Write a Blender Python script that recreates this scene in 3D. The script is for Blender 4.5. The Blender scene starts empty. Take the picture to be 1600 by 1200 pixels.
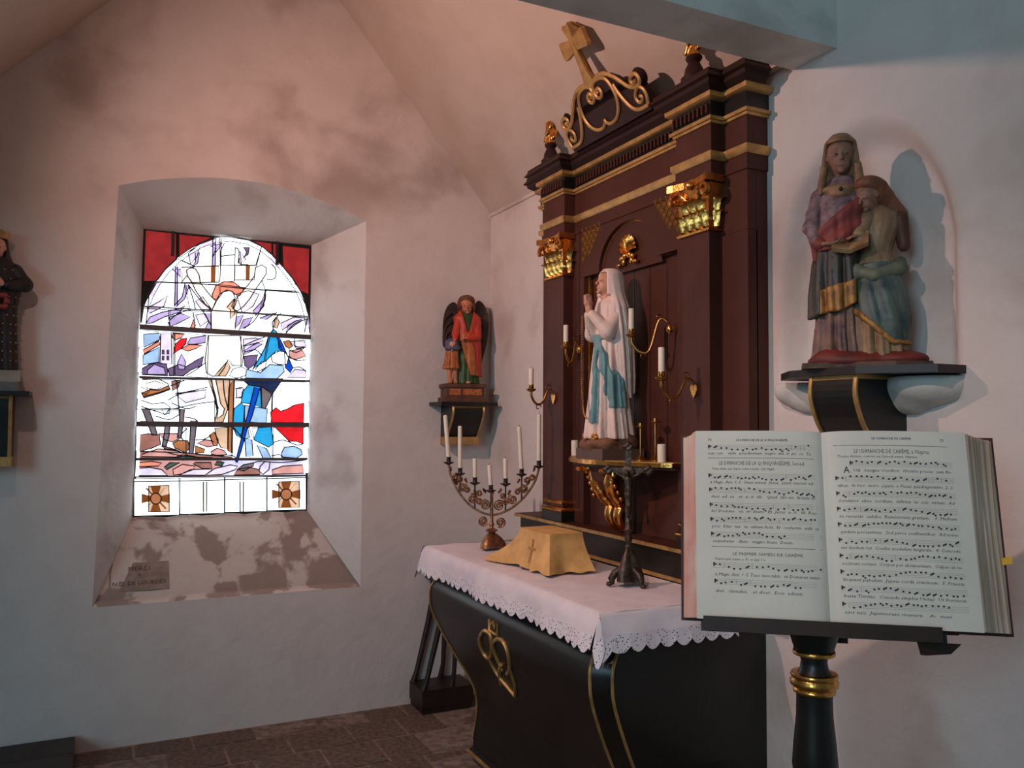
import bpy, math, random
import numpy as np
from mathutils import Vector, Matrix
random.seed(7); rng = np.random.default_rng(7)
scene = bpy.context.scene
COL = scene.collection
# ------------------------------------------------------------------ camera, world, lights, exposure
cam_d = bpy.data.cameras.new('camera'); cam = bpy.data.objects.new('camera', cam_d); COL.objects.link(cam)
cam_d.sensor_width = 36; cam_d.lens = 36*1311.5/1600; cam_d.clip_start = .02
def cam_basis(yaw, pitch, roll):
    d = np.array([math.sin(yaw)*math.cos(pitch), math.cos(yaw)*math.cos(pitch), math.sin(pitch)])
    r0 = np.array([math.cos(yaw), -math.sin(yaw), 0]); u0 = np.cross(r0, d)
    return math.cos(roll)*r0+math.sin(roll)*u0, -math.sin(roll)*r0+math.cos(roll)*u0, d
_r, _u, _d = cam_basis(*[math.radians(a) for a in (26.164, 2.632, .324)])
cam.matrix_world = Matrix(((_r[0], _u[0], -_d[0], -2.12), (_r[1], _u[1], -_d[1], -4.62), (_r[2], _u[2], -_d[2], 1.60), (0, 0, 0, 1)))
scene.camera = cam
w = bpy.data.worlds.new('world'); scene.world = w; w.use_nodes = True
w.node_tree.nodes['Background'].inputs[0].default_value = (.70, .82, .84, 1)
w.node_tree.nodes['Background'].inputs[1].default_value = .10
def light(name, kind, loc, target, energy, color, **kw):
    d = bpy.data.lights.new(name, kind); d.energy = energy; d.color = color
    for k, v in kw.items(): setattr(d, k, v)
    o = bpy.data.objects.new(name, d); COL.objects.link(o); o.location = loc
    o.rotation_euler = (Vector(target)-Vector(loc)).to_track_quat('-Z', 'Y').to_euler(); return o
# warm spot on the chapel's far side, a second one in the nave, daylight from the nave windows
light('chapel_spot', 'SPOT', (-2.62, -1.80, 3.05), (0, -.74, 2.25), 148, (1, .60, .51), spot_size=math.radians(134), spot_blend=1.0, shadow_soft_size=.03)
light('nave_spot', 'SPOT', (-2.46, -3.67, 2.95), (0, -2.62, .85), 84, (1, .70, .60), spot_size=math.radians(52), spot_blend=.8, shadow_soft_size=.03)
light('nave_daylight', 'AREA', (-6.8, -6.8, 2.7), (-.3, -2.4, 1.3), 120, (.46, .80, 1), shape='RECTANGLE', size=2.0, size_y=2.6)
vs = scene.view_settings
vs.view_transform = 'Standard'; vs.look = 'None'; vs.exposure = 0.0; vs.gamma = 1.0; vs.use_curve_mapping = False
# ------------------------------------------------------------------ materials
MATS = {}
def srgb(c):
    return tuple(((v/255)/12.92 if v/255 <= .04045 else ((v/255+.055)/1.055)**2.4) for v in c)
def mat(name, rgb, rough=.6, metal=0., var=.15, scale=8., bump=0., bscale=60., rgb2=None, spec=.5, emit=None, coat=0., sss=0.):
    if name in MATS: return MATS[name]
    m = bpy.data.materials.new(name); m.use_nodes = True; nt = m.node_tree; N = nt.nodes; L = nt.links
    b = N['Principled BSDF']; b.inputs['Roughness'].default_value = rough; b.inputs['Metallic'].default_value = metal
    b.inputs['Specular IOR Level'].default_value = spec; b.inputs['Coat Weight'].default_value = coat
    tc = N.new('ShaderNodeTexCoord'); nz = N.new('ShaderNodeTexNoise'); nz.inputs['Scale'].default_value = scale; nz.inputs['Detail'].default_value = 5
    L.new(tc.outputs['Object'], nz.inputs['Vector'])
    r = N.new('ShaderNodeValToRGB'); c1 = srgb(rgb); c2 = srgb(rgb2) if rgb2 else tuple(v*(1-var*2) for v in c1); c0 = c1 if rgb2 else tuple(min(1, v*(1+var)) for v in c1)
    r.color_ramp.elements[0].position = .36; r.color_ramp.elements[0].color = (*c2, 1); r.color_ramp.elements[1].position = .64; r.color_ramp.elements[1].color = (*c0, 1)
    L.new(nz.outputs['Fac'], r.inputs['Fac']); L.new(r.outputs['Color'], b.inputs['Base Color'])
    if emit is not None:
        b.inputs['Emission Strength'].default_value = emit; L.new(r.outputs['Color'], b.inputs['Emission Color'])
    if bump:
        n2 = N.new('ShaderNodeTexNoise'); n2.inputs['Scale'].default_value = bscale; n2.inputs['Detail'].default_value = 4; L.new(tc.outputs['Object'], n2.inputs['Vector'])
        bp = N.new('ShaderNodeBump'); bp.inputs['Strength'].default_value = bump; bp.inputs['Distance'].default_value = .01
        L.new(n2.outputs['Fac'], bp.inputs['Height']); L.new(bp.outputs['Normal'], b.inputs['Normal'])
    MATS[name] = m; return m
def plaster(name, base, stain, lo, hi, scale=1.3, amount=1., band=None):
    """old limewash: fine mottling plus brown damp stains; band = (axis, from, to) where the damp sits"""
    m = bpy.data.materials.new(name); m.use_nodes = True; nt = m.node_tree; N = nt.nodes; L = nt.links; b = N['Principled BSDF']
    b.inputs['Roughness'].default_value = .9; b.inputs['Specular IOR Level'].default_value = .2
    g = N.new('ShaderNodeNewGeometry')
    def noise(s, d=6, dist=.3):
        n = N.new('ShaderNodeTexNoise'); n.inputs['Scale'].default_value = s; n.inputs['Detail'].default_value = d; n.inputs['Distortion'].default_value = dist
        L.new(g.outputs['Position'], n.inputs['Vector']); return n.outputs['Fac']
    def ramp(f, a, c):
        n = N.new('ShaderNodeMapRange'); n.inputs['From Min'].default_value = a; n.inputs['From Max'].default_value = c; n.interpolation_type = 'SMOOTHSTEP'; L.new(f, n.inputs['Value']); return n.outputs['Result']
    def mul(a, c):
        n = N.new('ShaderNodeMath'); n.operation = 'MULTIPLY'; L.new(a, n.inputs[0])
        if isinstance(c, float): n.inputs[1].default_value = c
        else: L.new(c, n.inputs[1])
        return n.outputs[0]
    f = mul(ramp(noise(scale), lo, hi), amount)
    if band:
        sp = N.new('ShaderNodeSeparateXYZ'); L.new(g.outputs['Position'], sp.inputs[0])
        for ax, a, c in band: f = mul(f, ramp(sp.outputs[ax], a, c))
    mx = N.new('ShaderNodeMix'); mx.data_type = 'RGBA'; L.new(f, mx.inputs['Factor']); mx.inputs['A'].default_value = (*srgb(base), 1); mx.inputs['B'].default_value = (*srgb(stain), 1)
    m2 = N.new('ShaderNodeMix'); m2.data_type = 'RGBA'; m2.blend_type = 'MULTIPLY'; L.new(mul(ramp(noise(5., 8), .35, .75), .16), m2.inputs['Factor']); L.new(mx.outputs['Result'], m2.inputs['A']); m2.inputs['B'].default_value = (.62, .56, .52, 1)
    L.new(m2.outputs['Result'], b.inputs['Base Color'])
    bp = N.new('ShaderNodeBump'); bp.inputs['Strength'].default_value = .22; bp.inputs['Distance'].default_value = .02; L.new(noise(14., 8), bp.inputs['Height']); L.new(bp.outputs['Normal'], b.inputs['Normal'])
    MATS[name] = m; return m
WHITE = (220, 210, 204)
PL_A = plaster('plaster_window_wall', WHITE, (146, 122, 112), .45, .64, 1.5, .6, (('Z', 2.5, 2.95),))
PL_B = plaster('plaster_altar_wall', WHITE, (170, 140, 124), .5, .7, 1.6, .5)
PL_C = plaster('plaster_ceiling', (206, 192, 180), (170, 142, 126), .5, .75, 1.1, .5)
PL_S = plaster('plaster_sill', (206, 194, 184), (150, 130, 120), .5, .56, 4.2, .9)
PL_R = plaster('plaster_reveal', (212, 208, 204), (160, 146, 140), .52, .72, 3., .5)
PL_W = plaster('limewashed_stone', (212, 208, 200), (170, 160, 150), .5, .7, 9., .5)
STONE = mat('floor_stone', (112, 92, 80), .75, var=.22, scale=9, bump=.4, bscale=25)
GROUT = mat('floor_joint', (140, 122, 110), .95, var=.2, scale=20)
DARK = mat('brown_black_paint', (80, 45, 36), .5, spec=.22, var=.07, scale=5, bump=.05, bscale=30)
DARK2 = mat('darker_cornice_brown', (50, 31, 26), .5, spec=.22, var=.07, scale=5)  # darker version of the body brown, used on cornice, urns and cresting
BLACK = mat('black_lacquer', (25, 24, 22), .36, var=.1, scale=6, bump=.04, bscale=20)
GOLD = mat('gilding', (232, 168, 88), .27, 1., var=.14, scale=30, bump=.12, bscale=90)
GPAINT = mat('gold_paint', (196, 156, 96), .45, .55, var=.12, scale=20, bump=.1)
BRASS = mat('brass', (190, 138, 72), .32, 1., var=.12, scale=30)
OLDBR = mat('aged_brass', (168, 122, 88), .42, .85, var=.2, scale=60, bump=.2, bscale=120)
BRONZE = mat('dark_bronze', (86, 74, 66), .45, .8, var=.2, scale=60, bump=.2, bscale=120)
WAX = mat('candle_wax', (244, 232, 208), .5, var=.03)
LINEN = mat('white_linen', (228, 220, 226), .85, var=.03, scale=12, bump=.08, bscale=200)
CLOTHG = mat('gold_silk', (222, 172, 104), .62, var=.1, scale=14, bump=.12, bscale=150)
CROSSG = mat('gold_embroidery', (186, 128, 66), .6, var=.1)
WOOD = mat('dark_wood', (44, 28, 22), .5, var=.2, scale=10)
PAPER = mat('old_paper', (214, 214, 204), .8, var=.03, scale=6)
EDGE = mat('page_edges', (222, 200, 178), .85, var=.12, scale=3, rgb2=(196, 166, 142))
EDGER = mat('red_sprinkled_edges', (206, 150, 136), .85, rgb2=(214, 186, 170), scale=9)
INK = mat('printing_ink', (46, 44, 44), .8, var=.05)
INKG = mat('faded_ink', (112, 110, 106), .8, var=.05)
COVER = mat('dark_red_leather', (70, 26, 26), .6, var=.15)
YEL = mat('yellow_ribbon', (222, 168, 40), .6, var=.05)
LEAD = mat('lead_came', (34, 30, 34), .6, .2, var=.1)
IRON = mat('iron_bar', (84, 78, 78), .6, .2, var=.1)
# ------------------------------------------------------------------ object helpers
def obj(name, verts, faces, m, parent=None, smooth=False, kind=None, label=None):
    me = bpy.data.meshes.new(name); me.from_pydata([tuple(map(float, v)) for v in verts], [], [tuple(map(int, f)) for f in faces]); me.update()
    if smooth: me.polygons.foreach_set('use_smooth', [True]*len(me.polygons))
    me.materials.append(m); o = bpy.data.objects.new(name, me); COL.objects.link(o)
    if parent: o.parent = parent
    if kind: o['kind'] = kind
    if label: o['label'] = label
    return o
def autosmooth(o, deg=40):
    import bmesh
    bm = bmesh.new(); bm.from_mesh(o.data); bmesh.ops.recalc_face_normals(bm, faces=bm.faces)
    for e in bm.edges: e.smooth = len(e.link_faces) == 2 and e.calc_face_angle(0) < math.radians(deg)
    for f in bm.faces: f.smooth = True
    bm.to_mesh(o.data); bm.free(); return o
def thing(name, label, cat, loc=(0, 0, 0), rotz=0., group=None):
    o = bpy.data.objects.new(name, None); COL.objects.link(o); o.empty_display_size = .05
    o.location = loc; o.rotation_euler = (0, 0, rotz); return tag(o, label, cat, group)
def tag(o, label, cat, group=None):
    o['label'] = label; o['category'] = cat
    if group: o['group'] = group
    return o
def structure(o, label=None):
    o['kind'] = 'structure'
    if label: o['label'] = label
    return o
def dup(root, loc=None, rotz=None, label=None):
    r = root.copy(); COL.objects.link(r)
    if loc is not None: r.location = loc
    if rotz is not None: r.rotation_euler = (0, 0, rotz)
    if label: r['label'] = label
    for ch in root.children:
        c = ch.copy(); COL.objects.link(c); c.parent = r
        for g in ch.children:
            q = g.copy(); COL.objects.link(q); q.parent = c
    return r
class G:
    """collects shapes into one mesh"""
    def __init__(s): s.v = []; s.f = []
    def add(s, v, f):
        b = len(s.v); s.v += [tuple(p) for p in v]; s.f += [tuple(i+b for i in q) for q in f]; return s
    def box(s, x0, x1, y0, y1, z0, z1):
        return s.add([(x, y, z) for z in (z0, z1) for y in (y0, y1) for x in (x0, x1)], [(0, 2, 3, 1), (4, 5, 7, 6), (0, 1, 5, 4), (2, 6, 7, 3), (0, 4, 6, 2), (1, 3, 7, 5)])
    def prism(s, pts, off):
        n = len(pts); P = [np.array(p, float) for p in pts]; o = np.array(off, float)
        return s.add([p for p in P]+[p+o for p in P], [tuple(range(n))[::-1], tuple(range(n, 2*n))]+[(i, (i+1) % n, n+(i+1) % n, n+i) for i in range(n)])
    def lathe(s, prof, n=20, c=(0, 0, 0), axis='z', sx=1., sy=1.):
        v = []; m = len(prof)
        for r, z in prof:
            for i in range(n):
                a = 2*math.pi*i/n; p = (r*math.cos(a)*sx, r*math.sin(a)*sy, z)
                p = p if axis == 'z' else ((p[2], p[0], p[1]) if axis == 'x' else (p[0], p[2], p[1]))
                v.append((p[0]+c[0], p[1]+c[1], p[2]+c[2]))
        f = [(j*n+i, j*n+(i+1) % n, (j+1)*n+(i+1) % n, (j+1)*n+i) for j in range(m-1) for i in range(n)]
        f += [tuple(range(n))[::-1], tuple(range((m-1)*n, m*n))]
        return s.add(v, f)
    def tube(s, path, r, n=8, closed=False, flat=1., nrm=None):
        P = np.array(path, float); m = len(P); R = np.broadcast_to(np.array(r, float), (m,))
        T = np.roll(P, -1, 0)-np.roll(P, 1, 0) if closed else np.gradient(P, axis=0)
        T /= np.linalg.norm(T, axis=1)[:, None]+1e-12; v = []
        up = np.array(nrm if nrm is not None else ((0, 0, 1.) if abs(T[0][2]) < .9 else (0, 1., 0)), float)
        for k in range(m):
            a = up-T[k]*(up@T[k]); a /= np.linalg.norm(a)+1e-12; b = np.cross(T[k], a)
            if nrm is None: up = a
            for i in range(n):
                t = 2*math.pi*(i+.5)/n; v.append(P[k]+R[k]*(flat*math.cos(t)*a+math.sin(t)*b))
        f = [(j*n+i, j*n+(i+1) % n, ((j+1) % m)*n+(i+1) % n, ((j+1) % m)*n+i) for j in range(m if closed else m-1) for i in range(n)]
        if not closed: f += [tuple(range(n))[::-1], tuple(range((m-1)*n, m*n))]
        return s.add(v, f)
    def ball(s, c, r, n=10):
        r = (r, r, r) if isinstance(r, (int, float)) else r; m = n//2+1; v = []
        for j in range(m):
            a = math.pi*(j+.08)/(m-1+.16)
            for i in range(n):
                t = 2*math.pi*i/n; v.append((c[0]+r[0]*math.sin(a)*math.cos(t), c[1]+r[1]*math.sin(a)*math.sin(t), c[2]+r[2]*math.cos(a)))
        f = [(j*n+i, (j+1)*n+i, (j+1)*n+(i+1) % n, j*n+(i+1) % n) for j in range(m-1) for i in range(n)]+[tuple(range(n)), tuple(range((m-1)*n, m*n))[::-1]]
        return s.add(v, f)
    def sweep(s, path, prof, close_ends=True):
        """prof [(offset,z)...] carried along a plan polyline with mitred corners; outward is to the right of travel"""
        P = np.array(path, float); n = len(P); v = []; D = P[1:]-P[:-1]; D /= np.linalg.norm(D, axis=1)[:, None]; Nn = np.stack([D[:, 1], -D[:, 0]], 1)
        for i in range(n):
            a = Nn[max(i-1, 0)]; b = Nn[min(i, n-2)]; m = (a+b)/(1+a@b)
            for o, z in prof: v.append((P[i][0]+m[0]*o, P[i][1]+m[1]*o, z))
        k = len(prof)
        f = [(i*k+j, i*k+(j+1) % k, (i+1)*k+(j+1) % k, (i+1)*k+j) for i in range(n-1) for j in range(k)]
        if close_ends: f += [tuple(range(k))[::-1], tuple(range((n-1)*k, n*k))]
        return s.add(v, f)
    def sheet(s, grid):
        g = np.array(grid, float); a, b = g.shape[:2]
        return s.add(g.reshape(-1, 3), [(i*b+j, i*b+j+1, (i+1)*b+j+1, (i+1)*b+j) for i in range(a-1) for j in range(b-1)])
    def xf(s, M):
        M = Matrix(M); s.v = [tuple(M @ Vector(p)) for p in s.v]; return s
    def obj(s, name, m, parent=None, smooth=None, **k):
        o = obj(name, s.v, s.f, m, parent, **k)
        if smooth: autosmooth(o, smooth)
        return o
def cr(pts, n=6, closed=False):
    """Catmull-Rom through points"""
    P = np.array(pts, float); m = len(P); out = []
    for i in range(m if closed else m-1):
        p0, p1, p2, p3 = (P[(i-1) % m], P[i], P[(i+1) % m], P[(i+2) % m]) if closed else (P[max(i-1, 0)], P[i], P[i+1], P[min(i+2, m-1)])
        for k in range(n):
            t = k/n; out.append(.5*((2*p1)+(p2-p0)*t+(2*p0-5*p1+4*p2-p3)*t*t+(3*p1-p0-3*p2+p3)*t**3))
    if not closed: out.append(P[-1])
    return np.array(out)
# ------------------------------------------------------------------ carved figures: distance fields meshed by surface nets
def surfnets(F, lo, h):
    acc = np.zeros(tuple(n-1 for n in F.shape)+(3,), np.float32); cnt = np.zeros(acc.shape[:3], np.float32); inside = F < 0; edges = []
    for ax in range(3):
        sl0 = [slice(None)]*3; sl1 = [slice(None)]*3; sl0[ax] = slice(0, -1); sl1[ax] = slice(1, None)
        a = F[tuple(sl0)]; b = F[tuple(sl1)]; c = inside[tuple(sl0)] != inside[tuple(sl1)]; idx = np.argwhere(c)
        keep = np.all([(idx[:, o] > 0) & (idx[:, o] < F.shape[o]-1) for o in range(3) if o != ax], 0); idx = idx[keep]
        fa = a[tuple(idx.T)]; fb = b[tuple(idx.T)]; p = idx.astype(np.float32); p[:, ax] += fa/(fa-fb)
        o1, o2 = [o for o in range(3) if o != ax]; cells = []
        for d1, d2 in ((-1, -1), (0, -1), (0, 0), (-1, 0)):
            q = idx.copy(); q[:, o1] += d1; q[:, o2] += d2; np.add.at(acc, tuple(q.T), p); np.add.at(cnt, tuple(q.T), 1); cells.append(q)
        flip = (fa < 0) ^ (ax == 1); edges.append((cells, flip))
    act = cnt > 0; ids = np.full(cnt.shape, -1, np.int64); ids[act] = np.arange(act.sum()); V = acc[act]/cnt[act][:, None]*h+np.array(lo, np.float32); Q = []
    for cells, flip in edges:
        q = np.stack([ids[tuple(c.T)] for c in cells], 1); q[~flip] = q[~flip][:, ::-1]; Q.append(q)
    return V, np.concatenate(Q)
def carve(name, f, lo, hi, h, m, parent, label=None):
    ax = [np.arange(lo[i]-2*h, hi[i]+3*h, h, dtype=np.float32) for i in range(3)]
    X, Y, Z = np.meshgrid(*ax, indexing='ij'); V, Q = surfnets(np.asarray(f(X, Y, Z), np.float32), [a[0] for a in ax], h)
    me = bpy.data.meshes.new(name); me.vertices.add(len(V)); me.vertices.foreach_set('co', V.astype(np.float32).ravel())
    me.loops.add(Q.size); me.loops.foreach_set('vertex_index', Q.astype(np.int32).ravel()); me.polygons.add(len(Q)); me.polygons.foreach_set('loop_start', np.arange(0, Q.size, 4, dtype=np.int32))
    me.update(calc_edges=True); me.polygons.foreach_set('use_smooth', np.ones(len(Q), bool)); me.validate(); me.materials.append(m)
    o = bpy.data.objects.new(name, me); COL.objects.link(o); o.parent = parent
    if label: o['label'] = label
    return o
def ell(c, r): 
    c = [float(v) for v in c]; r = [float(v) for v in r]
    def f(X, Y, Z):
        a, b, d = X-c[0], Y-c[1], Z-c[2]; k0 = np.sqrt((a/r[0])**2+(b/r[1])**2+(d/r[2])**2); k1 = np.sqrt((a/r[0]**2)**2+(b/r[1]**2)**2+(d/r[2]**2)**2)+1e-9
        return k0*(k0-1)/k1
    return f
def con(a, b, r1, r2):
    a = np.array(a, float); b = np.array(b, float); d = b-a; L2 = float(d@d)+1e-12
    def f(X, Y, Z):
        t = np.clip(((X-a[0])*d[0]+(Y-a[1])*d[1]+(Z-a[2])*d[2])/L2, 0, 1)
        return np.sqrt((X-a[0]-t*d[0])**2+(Y-a[1]-t*d[1])**2+(Z-a[2]-t*d[2])**2)-(r1+(r2-r1)*t)
    return f
def U(k, *fs):
    def f(X, Y, Z):
        d = fs[0](X, Y, Z)
        for g in fs[1:]:
            e = g(X, Y, Z)
            if k > 0:
                q = np.clip(.5+.5*(e-d)/k, 0, 1); d = e*(1-q)+d*q-k*q*(1-q)
            else: d = np.minimum(d, e)
        return d
    return f
def SUB(k, a, b):
    def f(X, Y, Z):
        d = a(X, Y, Z); e = -b(X, Y, Z); q = np.clip(.5-.5*(e-d)/k, 0, 1); return e*(1-q)+d*q+k*q*(1-q)
    return f
def AND(*fs):
    return lambda X, Y, Z: np.maximum.reduce([g(X, Y, Z) for g in fs])
def robe(rows, folds=9, amp=.10, ph=0., tw=0., z0=None, z1=None, sharp=.8):
    """rows: (z, cx, cy, rx, ry, foldweight)"""
    A = np.array(sorted(rows), float); za, zb = (A[0, 0] if z0 is None else z0), (A[-1, 0] if z1 is None else z1)
    def f(X, Y, Z):
        I = lambda k: np.interp(Z, A[:, 0], A[:, k]); rx, ry = I(3), I(4); x = (X-I(1))/rx; y = (Y-I(2))/ry; rho = np.sqrt(x*x+y*y); th = np.arctan2(x, -y)
        fo = (np.abs(np.sin(.5*folds*th+ph+tw*Z))**sharp-.6)+.45*(np.abs(np.sin(.5*(folds*1.7)*th+1.3*ph+tw*1.8*Z+Z*3))-.6)
        return np.maximum((rho-1-amp*I(5)*fo)*np.minimum(rx, ry)*.8, np.maximum(za-Z, Z-zb))
    return f
def turned(f, c, s, yaw=0, pitch=0, roll=0):
    R = np.array(Matrix.Rotation(yaw, 3, 'Z') @ Matrix.Rotation(pitch, 3, 'X') @ Matrix.Rotation(roll, 3, 'Y'))
    def g(X, Y, Z):
        a, b, d = (X-c[0])/s, (Y-c[1])/s, (Z-c[2])/s
        return f(R[0, 0]*a+R[1, 0]*b+R[2, 0]*d, R[0, 1]*a+R[1, 1]*b+R[2, 1]*d, R[0, 2]*a+R[1, 2]*b+R[2, 2]*d)*s
    return g
# unit head, 1 high, face towards -y
HEAD = U(.1, ell((0, .05, .12), (.36, .44, .40)), ell((0, -.07, -.18), (.275, .32, .32)))
HEAD = SUB(.07, HEAD, U(0, ell((-.14, -.47, .03), (.10, .10, .075)), ell((.14, -.47, .03), (.10, .10, .075))))
HEAD = U(.04, HEAD, con((0, -.37, .07), (0, -.48, -.10), .035, .058), ell((-.135, -.33, .03), (.075, .07, .05)), ell((.135, -.33, .03), (.075, .07, .05)), ell((0, -.375, -.225), (.10, .04, .026)), ell((0, -.37, -.275), (.08, .04, .028)), ell((0, -.33, -.42), (.10, .08, .08)), ell((-.35, .03, -.02), (.05, .09, .12)), ell((.35, .03, -.02), (.05, .09, .12)))
HEADN = U(.09, HEAD, con((0, .05, -.3), (0, .10, -.75), .21, .23))
def hand_sdf(c, d, n, L, curl=.5):
    """palm at c, fingers along d, palm facing n, total length L"""
    c = np.array(c, float); d = np.array(d, float)/np.linalg.norm(d); n = np.array(n, float); n -= d*(n@d); n /= np.linalg.norm(n); s = np.cross(d, n); fs = []
    for k in range(-1, 3): fs.append(con(c-d*.16*L+s*(k-.5)*.07*L, c+d*.2*L+s*(k-.5)*.105*L, .085*L, .075*L))
    palm = U(.05*L, *fs); fing = []
    for k, ln in zip(range(-1, 3), (.40, .46, .44, .34)):
        a = c+d*.2*L+s*(k-.5)*.105*L; b = a+d*ln*.5*L+n*curl*.12*L; e = b+d*ln*.5*L*(1-curl*.5)+n*curl*.25*L; fing += [con(a, b, .058*L, .052*L), con(b, e, .052*L, .042*L)]
    t0 = c-d*.08*L-s*.17*L; t1 = t0+(d*.15-s*.12+n*.06)*L; t2 = t1+(d*.17+s*.01+n*.08)*L
    return U(.012*L, palm, *fing, con(t0, t1, .07*L, .06*L), con(t1, t2, .06*L, .045*L))
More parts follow.
